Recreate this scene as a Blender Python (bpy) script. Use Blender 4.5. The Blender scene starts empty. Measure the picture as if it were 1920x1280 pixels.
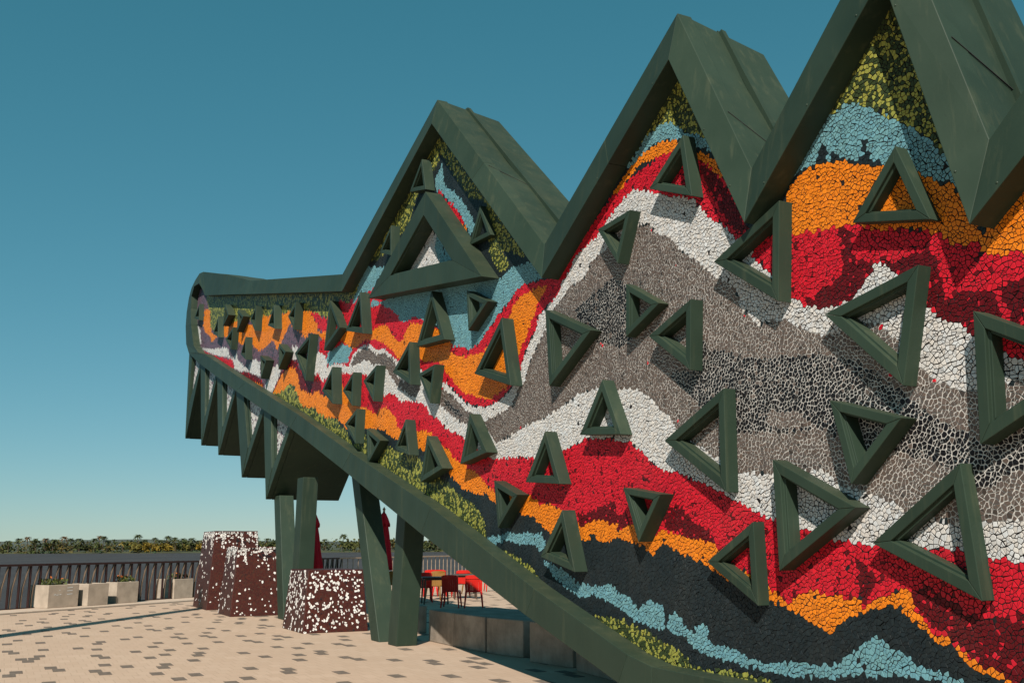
import bpy, bmesh, math, random
import numpy as np
from mathutils import Vector, Matrix
from mathutils.geometry import delaunay_2d_cdt

random.seed(7)
rng = np.random.default_rng(7)
S = bpy.context.scene
C = S.collection
R = math.radians

# ------------------------------------------------------------------ camera, sky, sun, exposure
EYE = Vector((0, 0, 1.6))
PITCH, ROLL = R(11.62), R(-0.25)
CAMROT = Matrix.Rotation(R(90) + PITCH, 3, 'X') @ Matrix.Rotation(ROLL, 3, 'Z')
cd = bpy.data.cameras.new('camera')
cam = bpy.data.objects.new('camera', cd)
C.objects.link(cam)
cd.sensor_width = 36
cd.lens = 35
cd.clip_start = 0.05
cd.clip_end = 20000
cam.matrix_world = Matrix.Translation(EYE) @ CAMROT.to_4x4()
S.camera = cam

SUN_EL = R(38.5)
SUN_H = Vector((-0.135, -0.991)).normalized()            # towards the sun, on the ground
w = bpy.data.worlds.new('World')
S.world = w
w.use_nodes = True
nt = w.node_tree
nt.nodes.clear()
sky = nt.nodes.new('ShaderNodeTexSky')
sky.sky_type = 'NISHITA'
sky.sun_disc = False
sky.sun_elevation = SUN_EL
sky.sun_rotation = math.atan2(SUN_H.x, SUN_H.y)
sky.air_density = 0.8
sky.dust_density = 0.1
sky.ozone_density = 1.0
# the photograph's teal film look: one response curve per channel for the whole sky
sep = nt.nodes.new('ShaderNodeSeparateColor')
com = nt.nodes.new('ShaderNodeCombineColor')
nt.links.new(sky.outputs[0], sep.inputs[0])
for ch, (gam, gain) in enumerate(((1.00, 0.60), (0.60, 1.94), (0.64, 1.85))):
    pw = nt.nodes.new('ShaderNodeMath'); pw.operation = 'POWER'; pw.inputs[1].default_value = gam
    ml = nt.nodes.new('ShaderNodeMath'); ml.operation = 'MULTIPLY'; ml.inputs[1].default_value = gain
    nt.links.new(sep.outputs[ch], pw.inputs[0])
    nt.links.new(pw.outputs[0], ml.inputs[0])
    nt.links.new(ml.outputs[0], com.inputs[ch])
bg = nt.nodes.new('ShaderNodeBackground')
bg.inputs['Strength'].default_value = 0.064
wo = nt.nodes.new('ShaderNodeOutputWorld')
nt.links.new(com.outputs[0], bg.inputs['Color'])
nt.links.new(bg.outputs[0], wo.inputs['Surface'])

sd = bpy.data.lights.new('sun', 'SUN')
sd.energy = 5.0
sd.angle = R(0.5)
sd.color = (1.0, 0.92, 0.82)
sun = bpy.data.objects.new('sun', sd)
C.objects.link(sun)
tosun = Vector((SUN_H.x * math.cos(SUN_EL), SUN_H.y * math.cos(SUN_EL), math.sin(SUN_EL)))
sun.rotation_euler = (-tosun).to_track_quat('-Z', 'Y').to_euler()

S.view_settings.view_transform = 'Standard'
S.view_settings.look = 'None'
S.view_settings.exposure = 0.22
S.view_settings.gamma = 1.0
S.render.engine = 'CYCLES'
S.cycles.diffuse_bounces = 1
S.cycles.sample_clamp_indirect = 0.16
S.cycles.glossy_bounces = 2

# ------------------------------------------------------------------ geometry of the place
FPX = 1920 * 35 / 36
def ray(px, py):
    return CAMROT @ Vector(((px - 960) / FPX, (640 - py) / FPX, -1.0))
def ground(px, py, z=0.0):
    d = ray(px, py)
    return EYE + d * ((z - EYE.z) / d.z)
TH = R(26.7)
U = Vector((math.sin(TH), -math.cos(TH), 0))            # along the sculpture's wall, towards the near end
N = Vector((-math.cos(TH), -math.sin(TH), 0))           # out of the wall
P0 = ground(711, 1205) + 0.15 * N
P0.z = 0
def onwall(px, py, n=0.0):
    """photo point -> (u, v) on the plane n metres in front of the mosaic"""
    d = ray(px, py)
    t = (n - (EYE - P0).dot(N)) / d.dot(N)
    p = EYE + d * t
    return ((p - P0).dot(U), p.z)
def W3(u, v, n):
    return P0 + U * u + N * n + Vector((0, 0, v))
CR = np.array(CAMROT.transposed())
def project(pts):
    """world points (k,3) -> photo pixels"""
    q = (np.asarray(pts) - np.array(EYE)) @ CR.T
    return np.stack([960 + FPX * q[:, 0] / -q[:, 2], 640 - FPX * q[:, 1] / -q[:, 2]], 1)
aU, aN, aP0 = np.array(U), np.array(N), np.array(P0)
def wall_px(uv, n=0.0):
    uv = np.asarray(uv, float)
    return project(aP0 + uv[:, :1] * aU + n * aN + uv[:, 1:2] * np.array([0, 0, 1.0]))
def in_poly(pts, poly):
    x, y = pts[:, 0], pts[:, 1]
    poly = np.asarray(poly, float)
    ins = np.zeros(len(pts), bool)
    j = len(poly) - 1
    for i in range(len(poly)):
        xi, yi, xj, yj = *poly[i], *poly[j]
        if yi != yj:
            c = ((yi > y) != (yj > y)) & (x < (xj - xi) * (y - yi) / (yj - yi) + xi)
            ins ^= c
        j = i
    return ins

# ------------------------------------------------------------------ materials
def new_mat(name):
    m = bpy.data.materials.new(name)
    m.use_nodes = True
    t = m.node_tree
    return m, t, t.nodes['Principled BSDF']
def nd(t, kind, **kw):
    n = t.nodes.new(kind)
    for k, v in kw.items():
        if k in n.inputs: n.inputs[k].default_value = v
        else: setattr(n, k, v)
    return n
def lk(t, a, b): t.links.new(a, b)
def ramp(t, fac, stops):
    r = t.nodes.new('ShaderNodeValToRGB')
    e = r.color_ramp.elements
    while len(e) < len(stops): e.new(0.5)
    for el, (p, c) in zip(e, stops):
        el.position = p
        el.color = (*c, 1)
    lk(t, fac, r.inputs['Fac'])
    return r.outputs['Color']
def mix(t, fac, a, b, mode='MIX'):
    m = t.nodes.new('ShaderNodeMix')
    m.data_type = 'RGBA'
    m.blend_type = mode
    for s, v in ((0, fac), (6, a), (7, b)):
        if hasattr(v, 'links'): lk(t, v, m.inputs[s])
        else: m.inputs[s].default_value = v if s == 0 else (*v, 1)
    return m.outputs[2]
def noise(t, scale, detail=4.0, vec=None, rough=0.55):
    n = nd(t, 'ShaderNodeTexNoise', Scale=scale, Detail=detail, Roughness=rough)
    if vec is not None: lk(t, vec, n.inputs['Vector'])
    return n.outputs['Fac']
def coords(t, scale=None):
    g = t.nodes.new('ShaderNodeNewGeometry').outputs['Position']
    if scale is None: return g
    m = nd(t, 'ShaderNodeMapping')
    m.inputs['Scale'].default_value = scale
    lk(t, g, m.inputs['Vector'])
    return m.outputs['Vector']
def bump(t, b, h, strength, dist=0.02):
    bn = nd(t, 'ShaderNodeBump', Strength=strength, Distance=dist)
    lk(t, h, bn.inputs['Height'])
    lk(t, bn.outputs['Normal'], b.inputs['Normal'])

def mat_simple(name, col, var=0.2, rough=0.6, scale=3.0, bumps=0.0, spec=0.4, bscale=40):
    m, t, b = new_mat(name)
    f = noise(t, scale, 5, coords(t))
    lo = tuple(c * (1 - var) for c in col)
    hi = tuple(min(1, c * (1 + var)) for c in col)
    lk(t, ramp(t, f, [(0.3, lo), (0.7, hi)]), b.inputs['Base Color'])
    b.inputs['Roughness'].default_value = rough
    b.inputs['Specular IOR Level'].default_value = spec
    if bumps: bump(t, b, noise(t, bscale, 4, coords(t)), bumps)
    return m

def mat_green():
    m, t, b = new_mat('green_painted_steel')
    oi = t.nodes.new('ShaderNodeObjectInfo')
    big = noise(t, 1.3, 4, coords(t))
    streak = noise(t, 1.0, 5, coords(t, (9, 9, 0.55)), 0.65)
    fine = noise(t, 26, 4, coords(t))
    c = ramp(t, big, [(0.3, (0.0205, 0.0370, 0.0245)), (0.7, (0.0300, 0.0500, 0.0335))])
    c = mix(t, ramp(t, streak, [(0.55, (0, 0, 0)), (0.80, (0.48,) * 3)]), c, (0.085, 0.095, 0.055))
    c = mix(t, ramp(t, fine, [(0.63, (0, 0, 0)), (0.75, (0.35,) * 3)]), c, (0.020, 0.029, 0.021))
    sx = t.nodes.new('ShaderNodeSeparateXYZ')
    lk(t, t.nodes.new('ShaderNodeNewGeometry').outputs['Normal'], sx.inputs[0])
    up = ramp(t, sx.outputs['Z'], [(0.30, (0, 0, 0)), (0.80, (1, 1, 1))])
    dn = ramp(t, noise(t, 2.2, 6, coords(t), 0.7), [(0.40, (0.05,) * 3), (0.72, (0.30,) * 3)])
    c = mix(t, mix(t, 1.0, up, dn, 'MULTIPLY'), c, (0.115, 0.110, 0.058))
    tint = nd(t, 'ShaderNodeMapRange')
    tint.inputs['To Min'].default_value = 0.88
    tint.inputs['To Max'].default_value = 1.12
    lk(t, oi.outputs['Random'], tint.inputs['Value'])
    hv = t.nodes.new('ShaderNodeHueSaturation')
    lk(t, c, hv.inputs['Color'])
    lk(t, tint.outputs[0], hv.inputs['Value'])
    lk(t, hv.outputs[0], b.inputs['Base Color'])
    rr = nd(t, 'ShaderNodeMapRange')
    rr.inputs['To Min'].default_value = 0.42
    rr.inputs['To Max'].default_value = 0.66
    lk(t, streak, rr.inputs['Value'])
    lk(t, rr.outputs[0], b.inputs['Roughness'])
    b.inputs['Specular IOR Level'].default_value = 0.20
    bn = nd(t, 'ShaderNodeBump', Strength=0.35, Distance=0.05)
    lk(t, noise(t, 1.1, 2, coords(t)), bn.inputs['Height'])
    b2 = nd(t, 'ShaderNodeBump', Strength=0.06, Distance=0.01)
    lk(t, fine, b2.inputs['Height'])
    lk(t, bn.outputs['Normal'], b2.inputs['Normal'])
    lk(t, b2.outputs['Normal'], b.inputs['Normal'])
    return m
M_GREEN = mat_green()

def mat_tile():
    m, t, b = new_mat('glazed_tile')
    a = nd(t, 'ShaderNodeAttribute', attribute_name='tile_colour')
    f = noise(t, 30, 3, coords(t))
    d = noise(t, 1.7, 4, coords(t, (1, 1, 0.5)))
    c = mix(t, ramp(t, f, [(0.35, (0.14,) * 3), (0.65, (0, 0, 0))]), a.outputs['Color'], (0.03, 0.025, 0.02))
    c = mix(t, ramp(t, d, [(0.52, (0, 0, 0)), (0.80, (0.10,) * 3)]), c, (0.16, 0.14, 0.11))
    lk(t, c, b.inputs['Base Color'])
    b.inputs['Roughness'].default_value = 0.45
    b.inputs['Specular IOR Level'].default_value = 0.16
    bump(t, b, noise(t, 60, 3, coords(t)), 0.05)
    return m
M_TILE = mat_tile()
M_GDARK = mat_simple('dark_grout', (0.016, 0.016, 0.017), 0.3, 0.9, 20, 0.2, 0.15)
M_GWHITE = mat_simple('white_grout', (0.62, 0.58, 0.53), 0.08, 0.9, 12, 0.2, 0.15)
M_CORE = mat_simple('dark_core', (0.02, 0.022, 0.02), 0.2, 0.9, 5)

def mat_paving(name, a, bcol, mortar, edge):
    m, t, b = new_mat(name)
    # rotate world position into the paving grid (rows run along the sculpture's wall)
    mp = nd(t, 'ShaderNodeMapping')
    mp.inputs['Rotation'].default_value = (0, 0, -math.atan2(-N.y, -N.x))
    lk(t, t.nodes.new('ShaderNodeNewGeometry').outputs['Position'], mp.inputs['Vector'])
    br = t.nodes.new('ShaderNodeTexBrick')
    br.offset = 0.5
    br.inputs['Scale'].default_value = 1.0
    br.inputs['Brick Width'].default_value = PAV_N
    br.inputs['Row Height'].default_value = PAV_U
    br.inputs['Mortar Size'].default_value = 0.006
    br.inputs['Mortar Smooth'].default_value = 0.4
    br.inputs['Bias'].default_value = 0.0
    br.inputs['Color1'].default_value = (*a, 1)
    br.inputs['Color2'].default_value = (*bcol, 1)
    br.inputs['Mortar'].default_value = (*mortar, 1)
    lk(t, mp.outputs[0], br.inputs['Vector'])
    big = noise(t, 0.35, 6, coords(t), 0.62)
    c = mix(t, ramp(t, big, [(0.42, (0, 0, 0)), (0.72, (0.55,) * 3)]), br.outputs['Color'], edge)
    st = noise(t, 4.0, 6, coords(t), 0.7)
    c = mix(t, ramp(t, st, [(0.60, (0, 0, 0)), (0.76, (0.35,) * 3)]), c, tuple(0.55 * x for x in edge))
    lk(t, c, b.inputs['Base Color'])
    b.inputs['Roughness'].default_value = 0.88
    b.inputs['Specular IOR Level'].default_value = 0.2
    bump(t, b, noise(t, 50, 4, coords(t)), 0.12)
    return m
PAV_N, PAV_U = 0.172, 0.345
M_PAVE = mat_paving('cream_paving', (0.51, 0.368, 0.264), (0.55, 0.403, 0.294), (0.44, 0.315, 0.225), (0.465, 0.332, 0.238))
M_GREYPAV = mat_simple('grey_paver', (0.165, 0.130, 0.102), 0.25, 0.9, 9, 0.2, 0.2)
M_EDGE = mat_simple('edge_concrete', (0.55, 0.43, 0.33), 0.12, 0.9, 4, 0.2, 0.2)
M_CONC = mat_simple('concrete', (0.40, 0.33, 0.26), 0.2, 0.9, 3.5, 0.3, 0.2)
def mat_bench():
    m, t, b = new_mat('stained_concrete')
    f = noise(t, 2.6, 7, coords(t), 0.66)
    s = noise(t, 1.0, 5, coords(t, (7, 7, 0.8)), 0.6)
    c = ramp(t, f, [(0.3, (0.20, 0.165, 0.13)), (0.55, (0.33, 0.275, 0.22)), (0.75, (0.42, 0.35, 0.28))])
    c = mix(t, ramp(t, s, [(0.5, (0, 0, 0)), (0.8, (0.5,) * 3)]), c, (0.14, 0.11, 0.08))
    lk(t, c, b.inputs['Base Color'])
    b.inputs['Roughness'].default_value = 0.9
    b.inputs['Specular IOR Level'].default_value = 0.15
    bump(t, b, noise(t, 35, 5, coords(t)), 0.3)
    return m
M_BENCH = mat_bench()
M_RAIL = mat_simple('rusty_rail_paint', (0.030, 0.012, 0.010), 0.3, 0.6, 6, 0.1, 0.3)
M_SLAT = mat_simple('sunlit_slat', (0.12, 0.082, 0.055), 0.35, 0.65, 5, 0.1, 0.3)  # lit side of the twisted bent slats, put into a lighter tan
M_PALE = mat_simple('sunlit_rail', (0.30, 0.22, 0.16), 0.2, 0.6, 5, 0.1, 0.3)  # sun on the far stretch of railing, painted in as a paler colour
M_WATER_BASE = (0.060, 0.050, 0.044)
def mat_water():
    m, t, b = new_mat('muddy_water')
    f = noise(t, 0.05, 5, coords(t, (1, 0.25, 1)))
    lk(t, ramp(t, f, [(0.35, (0.052, 0.044, 0.042)), (0.65, (0.068, 0.058, 0.054))]), b.inputs['Base Color'])
    b.inputs['Roughness'].default_value = 0.55
    b.inputs['Specular IOR Level'].default_value = 0.06
    bn = nd(t, 'ShaderNodeBump', Strength=1.0, Distance=0.25)
    lk(t, noise(t, 1.2, 4, coords(t)), bn.inputs['Height'])
    lk(t, bn.outputs['Normal'], b.inputs['Normal'])
    return m
M_WATER = mat_water()
def mat_vcol(name, attr, rough=0.8, trans=0.0):
    m, t, b = new_mat(name)
    a = nd(t, 'ShaderNodeAttribute', attribute_name=attr)
    lk(t, a.outputs['Color'], b.inputs['Base Color'])
    b.inputs['Roughness'].default_value = rough
    b.inputs['Specular IOR Level'].default_value = 0.15
    return m
M_LEAF = mat_vcol('bank_foliage', 'leaf_colour', 0.8)
M_PALM = mat_simple('palm_frond', (0.050, 0.062, 0.022), 0.4, 0.7, 0.2)
M_PALMY = mat_simple('yellow_frond', (0.20, 0.150, 0.025), 0.4, 0.7, 0.2)
M_PALMB = mat_simple('dry_frond', (0.120, 0.070, 0.028), 0.4, 0.7, 0.2)
M_TRUNK = mat_simple('palm_trunk', (0.09, 0.065, 0.045), 0.3, 0.9, 1)
M_BANK = mat_simple('bank_earth', (0.055, 0.060, 0.028), 0.4, 0.9, 0.05)
M_HILL = mat_simple('far_hill', (0.055, 0.070, 0.060), 0.2, 0.9, 0.01)
M_RED = mat_simple('red_plastic', (0.62, 0.018, 0.012), 0.08, 0.38, 4, 0, 0.4)
M_YEL = mat_simple('yellow_plastic', (0.22, 0.10, 0.012), 0.08, 0.4, 4, 0, 0.4)
M_TABLE = mat_simple('dark_table', (0.07, 0.045, 0.03), 0.2, 0.5, 6)
M_CANVAS = mat_simple('red_canvas', (0.42, 0.010, 0.022), 0.15, 0.85, 6, 0.2, 0.2)
M_POLE = mat_simple('umbrella_pole', (0.16, 0.03, 0.02), 0.2, 0.6, 6)
M_BRASS = mat_simple('finial', (0.25, 0.14, 0.06), 0.2, 0.5, 6)
M_WHITE = mat_simple('white_print', (0.75, 0.73, 0.70), 0.05, 0.7, 6)
M_CHIP = mat_simple('white_chip', (0.80, 0.76, 0.71), 0.06, 0.45, 12, 0.05, 0.35)
M_BLACKCHIP = mat_simple('black_chip', (0.012, 0.012, 0.014), 0.2, 0.5, 12, 0.05, 0.3)
M_SOIL = mat_simple('soil', (0.05, 0.035, 0.022), 0.3, 0.95, 12, 0.4)
def mat_maroon():
    m, t, b = new_mat('maroon_mosaic')
    v = nd(t, 'ShaderNodeTexVoronoi', Scale=26.0)
    lk(t, coords(t), v.inputs['Vector'])
    e = nd(t, 'ShaderNodeTexVoronoi', Scale=26.0, feature='DISTANCE_TO_EDGE')
    lk(t, coords(t), e.inputs['Vector'])
    sp = t.nodes.new('ShaderNodeSeparateColor')
    lk(t, v.outputs['Color'], sp.inputs['Color'])
    c = ramp(t, sp.outputs[0], [(0.0, (0.040, 0.0065, 0.006)), (0.6, (0.056, 0.009, 0.007)), (1.0, (0.075, 0.014, 0.008))])
    c = mix(t, ramp(t, e.outputs['Distance'], [(0.03, (1, 1, 1)), (0.07, (0, 0, 0))]), c, (0.05, 0.028, 0.018))
    lk(t, c, b.inputs['Base Color'])
    b.inputs['Roughness'].default_value = 0.5
    b.inputs['Specular IOR Level'].default_value = 0.25
    bump(t, b, e.outputs['Distance'], 0.3, 0.01)
    return m
M_MAROON = mat_maroon()

# ------------------------------------------------------------------ object helpers
def tag(o, label=None, cat=None, group=None, kind=None):
    if label: o['label'] = label
    if cat: o['category'] = cat
    if group: o['group'] = group
    if kind: o['kind'] = kind
    return o
def empty(name, loc=(0, 0, 0), rz=0):
    o = bpy.data.objects.new(name, None)
    o.empty_display_size = 0.2
    o.location = loc
    o.rotation_euler = (0, 0, rz)
    C.objects.link(o)
    return o
def link(name, me, mat, parent=None, smooth=False):
    mats = mat if isinstance(mat, (list, tuple)) else [mat]
    for m in mats: me.materials.append(m)
    o = bpy.data.objects.new(name, me)
    C.objects.link(o)
    if parent is not None:
        o.parent = parent
    if smooth:
        for p in me.polygons: p.use_smooth = True
    return o
def mesh(name, verts, faces, mat, parent=None, smooth=False):
    me = bpy.data.meshes.new(name)
    me.from_pydata([tuple(v) for v in verts], [], faces)
    me.update()
    return link(name, me, mat, parent, smooth)
def bmobj(name, bm, mat, parent=None, smooth=False, fixn=True):
    if fixn: bmesh.ops.recalc_face_normals(bm, faces=bm.faces)
    me = bpy.data.meshes.new(name)
    bm.to_mesh(me)
    bm.free()
    return link(name, me, mat, parent, smooth)
def bevel(o, wd, seg=2, ang=30):
    md = o.modifiers.new('bevel', 'BEVEL')
    md.width = wd
    md.segments = seg
    md.limit_method = 'ANGLE'
    md.angle_limit = R(ang)
    return o
def add_hex(bm, p):
    """8 corner points: bottom loop 0-3, top loop 4-7"""
    v = [bm.verts.new(q) for q in p]
    for f in ((0, 3, 2, 1), (4, 5, 6, 7), (0, 1, 5, 4), (1, 2, 6, 5), (2, 3, 7, 6), (3, 0, 4, 7)):
        bm.faces.new([v[i] for i in f])
def add_box(bm, c, s, rot=None):
    p = []
    for z in (-1, 1):
        for x, y in ((-1, -1), (1, -1), (1, 1), (-1, 1)):
            q = Vector((x * s[0] / 2, y * s[1] / 2, z * s[2] / 2))
            if rot is not None: q = rot @ q
            p.append(Vector(c) + q)
    add_hex(bm, p)
def add_tube(bm, pts, rad, n=6, cap=True):
    rings = []
    for i, p in enumerate(pts):
        p = Vector(p)
        a = Vector(pts[max(0, i - 1)]); b = Vector(pts[min(len(pts) - 1, i + 1)])
        d = (b - a).normalized()
        s = d.cross(Vector((0, 0, 1)))
        if s.length < 1e-3: s = d.cross(Vector((1, 0, 0)))
        s.normalize()
        t2 = s.cross(d)
        r = rad[i] if isinstance(rad, (list, tuple)) else rad
        rings.append([bm.verts.new(p + r * (math.cos(k * 2 * math.pi / n) * s + math.sin(k * 2 * math.pi / n) * t2)) for k in range(n)])
    for a, b in zip(rings, rings[1:]):
        for k in range(n):
            bm.faces.new((a[k], a[(k + 1) % n], b[(k + 1) % n], b[k]))
    if cap:
        bm.faces.new(rings[0][::-1])
        bm.faces.new(rings[-1])
def copy_tree(o, parent=None):
    c = o.copy()
    C.objects.link(c)
    if parent is not None: c.parent = parent
    for ch in o.children:
        copy_tree(ch, c)
    return c

# ================================================================== SETTING
RA, RB = ground(0, 1146), ground(850, 1088)             # foot of the railing
RD = (RB - RA).normalized()                              # along the railing, away
RO = Vector((-RD.y, RD.x, 0))                            # towards the river (left)
if RO.x > 0: RO = -RO
def rail(s, o=0.0, z=0.0):
    p = RA + RD * s + RO * o
    return Vector((p.x, p.y, z))
ZW = -2.4

# plaza: one sheet up to the quay edge
QE = 0.35
pl = [rail(-40, QE), rail(260, QE), rail(260, QE) + Vector((400, -60, 0)), Vector((400, -120, 0)), Vector((-60, -120, 0))]
plaza = mesh('plaza', pl, [tuple(range(5))][::-1], M_PAVE)
if plaza.data.polygons[0].normal.z < 0: plaza.data.flip_normals()
tag(plaza, kind='structure')

# smooth concrete strip along the quay, with a thin drain gap
def strip(name, o0, o1, z, mat, kind='structure', s0=-40, s1=200, parent=None):
    o = mesh(name, [rail(s0, o0, z), rail(s1, o0, z), rail(s1, o1, z), rail(s0, o1, z)], [(0, 1, 2, 3)], mat, parent)
    if o.data.polygons[0].normal.z < 0: o.data.flip_normals()
    if kind: tag(o, kind=kind)
    return o
bm = bmesh.new()
for k in range(60):
    s0 = -20 + k * 2.0
    add_hex(bm, [rail(s0, -1.15, -.02), rail(s0 + 1.985, -1.15, -.02), rail(s0 + 1.985, 0.36, -.02), rail(s0, 0.36, -.02),
                 rail(s0, -1.15, .035), rail(s0 + 1.985, -1.15, .035), rail(s0 + 1.985, 0.36, .035), rail(s0, 0.36, .035)])
qs = bmobj('quay_kerb', bm, M_EDGE)
tag(qs, kind='structure')
strip('drain_gap', -1.215, -1.15, 0.004, M_CORE)
qw = mesh('quay_wall', [rail(-40, QE, ZW - 1), rail(260, QE, ZW - 1), rail(260, QE, 0), rail(-40, QE, 0)], [(0, 1, 2, 3)], M_CONC)
tag(qw, kind='structure')

# river
rv = mesh('river', [Vector((-9000, -3000, ZW)), Vector((9000, -3000, ZW)), Vector((9000, 12000, ZW)), Vector((-9000, 12000, ZW))], [(0, 1, 2, 3)], M_WATER)
tag(rv, kind='structure')

# grey pavers scattered over the plaza, each a slab 4 mm proud of the cream ones
me = bpy.data.meshes.new('paver')
hx, hy = PAV_U / 2 - .006, PAV_N / 2 - .006
bm = bmesh.new()
e = 0.01
lo = [(-hx, -hy), (hx, -hy), (hx, hy), (-hx, hy)]
add_hex(bm, [Vector((x, y, -.02)) for x, y in lo] + [Vector((x * .985, y * .97, .004)) for x, y in lo])
bmesh.ops.recalc_face_normals(bm, faces=bm.faces)
bm.to_mesh(me); bm.free()
me.materials.append(M_GREYPAV)
taken = set()
cellrng = random.Random(21)
iu0, iu1, in0, in1 = -70, 40, -90, 130
for iu in range(iu0, iu1):
    for i_n in range(in0, in1):
        r = cellrng.random()
        if r < 0.18 and not taken & {(iu - 1, i_n), (iu - 1, i_n + 1), (iu - 1, i_n - 1), (iu, i_n - 1), (iu, i_n - 2), (iu - 2, i_n)}:
            taken.add((iu, i_n))
            if cellrng.random() < 0.35: taken.add((iu + 1, i_n - 1 if (iu % 2 == 0) else i_n + 1))
cand = sorted(taken)
wp = np.array([list(P0 + U * ((iu + .5) * PAV_U) - N * ((i + .5 + (0.5 if iu % 2 else 0)) * PAV_N)) for iu, i in cand])
keep = []
fwd = wp[:, 1] > 2.0
px = project(wp)
for k in range(len(cand)):
    if not fwd[k]: continue
    x, y = px[k]
    if -60 < x < 1120 and y < 1310 and y > 1110:
        d = (Vector(wp[k]) - RA).dot(RO)
        if d > -1.4: continue
        u = (Vector(wp[k]) - P0).dot(U)
        nn = (Vector(wp[k]) - P0).dot(N)
        keep.append((wp[k][1], k))
keep.sort()
ang = math.atan2(U.y, U.x)
for q, (yy, k) in enumerate(keep[:300]):
    o = bpy.data.objects.new('paver', me)
    o.location = (wp[k][0], wp[k][1], 0)
    o.rotation_euler = (0, 0, ang)
    C.objects.link(o)
    o.parent = plaza
rest = keep[300:]
if rest:
    bm = bmesh.new()
    for yy, k in rest:
        rot = Matrix.Rotation(ang, 3, 'Z')
        add_box(bm, (wp[k][0], wp[k][1], -.008), (2 * hx, 2 * hy, .024), rot)
    tag(bmobj('pavers_beyond', bm, M_GREYPAV, plaza), kind='stuff')

# far bank ------------------------------------------------------------
SHY = 800.0
bank = []
nb = 120
for i in range(nb + 1):
    x = -1500 + 3600 * i / nb
    y = SHY + 10 * math.sin(i * .7) + 6 * math.sin(i * 1.9)
    bank += [Vector((x, y, ZW - .5)), Vector((x, y + 8, ZW + 1.2)), Vector((x, y + 500, ZW + 4))]
f = []
for i in range(nb):
    a = i * 3
    f += [(a, a + 3, a + 4, a + 1), (a + 1, a + 4, a + 5, a + 2)]
tag(mesh('far_bank', bank, f, M_BANK), kind='structure')
hl = []
for i in range(161):
    x = -4200 + 8400 * i / 160
    z = 15 + 2.0 * math.sin(i * .21 + 1) + 1.2 * math.sin(i * .53) + 1.0 * math.sin(i * 1.7)
    if x < -500: z += 3
    hl += [Vector((x, 2300, -5)), Vector((x, 2330, z)), Vector((x, 2900, -5))]
f = []
for i in range(160):
    a = i * 3
    f += [(a, a + 3, a + 4, a + 1), (a + 1, a + 4, a + 5, a + 2)]
tag(mesh('hills', hl, f, M_HILL), kind='structure')

# bushes of the far bank: one mass of leaf clumps
lv, lf, lc = [], [], []
lr = random.Random(5)
def leaf_clump(cx, cy, cz, rx, rz, n, col):
    for _ in range(n):
        a = lr.uniform(0, 2 * math.pi); q = lr.uniform(-1, 1); rr = lr.random() ** .4
        p = Vector((cx + rr * rx * math.cos(a) * math.sqrt(1 - q * q), cy + rr * rx * math.sin(a) * math.sqrt(1 - q * q) * .8, cz + rr * rz * q))
        if p.z < ZW: p.z = ZW + lr.random()
        s = lr.uniform(.7, 1.5)
        d = Vector((lr.gauss(0, 1), lr.gauss(0, 1), lr.gauss(0, 1) + .6)).normalized()
        e1 = d.cross(Vector((lr.gauss(0, 1), lr.gauss(0, 1), lr.gauss(0, 1)))).normalized()
        e2 = d.cross(e1)
        b = len(lv)
        lv.extend([p + e1 * s, p + e2 * s * .7, p - e1 * s, p - e2 * s * .7])
        lf.append((b, b + 1, b + 2, b + 3))
        g = lr.uniform(.7, 1.3)
        lc.append((col[0] * g, col[1] * g, col[2] * g, 1))
PALETTE = [(0.040, 0.050, 0.016), (0.052, 0.066, 0.020), (0.075, 0.080, 0.024), (0.034, 0.044, 0.018), (0.095, 0.075, 0.022), (0.060, 0.052, 0.020)]
for i in range(900):
    x = lr.uniform(-760, 420)
    rx = lr.uniform(3, 7)
    h = lr.uniform(2.4, 5.0)
    col = lr.choice(PALETTE)
    leaf_clump(x, SHY + lr.uniform(12, 60), ZW + 1.5 + h, rx, h, int(26 * rx / 4), col)
for i in range(26):                                       # the sunlit yellow thicket
    x = lr.uniform(-305, -225)
    h = lr.uniform(2.0, 3.8)
    leaf_clump(x, SHY + lr.uniform(8, 14), ZW + 1.4 + h, lr.uniform(2.5, 4), h, 40, lr.choice([(0.17, 0.12, 0.018), (0.21, 0.14, 0.022), (0.11, 0.095, 0.022)]))
for i in range(200):                                      # reeds at the waterline
    x = lr.uniform(-760, 420)
    leaf_clump(x, SHY + lr.uniform(-6, 4) + 12, ZW + .9, lr.uniform(4, 9), .8, 18, lr.choice([(0.05, 0.065, 0.02), (0.09, 0.075, 0.028), (0.035, 0.06, 0.03)]))
me = bpy.data.meshes.new('bank_thicket')
me.from_pydata([tuple(v) for v in lv], [], lf)
at = me.attributes.new('leaf_colour', 'FLOAT_COLOR', 'FACE')
at.data.foreach_set('color', np.array(lc, np.float32).ravel())
th = link('bank_thicket', me, M_LEAF)
tag(th, 'continuous green and ochre thicket along the far river bank', 'thicket', kind='stuff')

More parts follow.
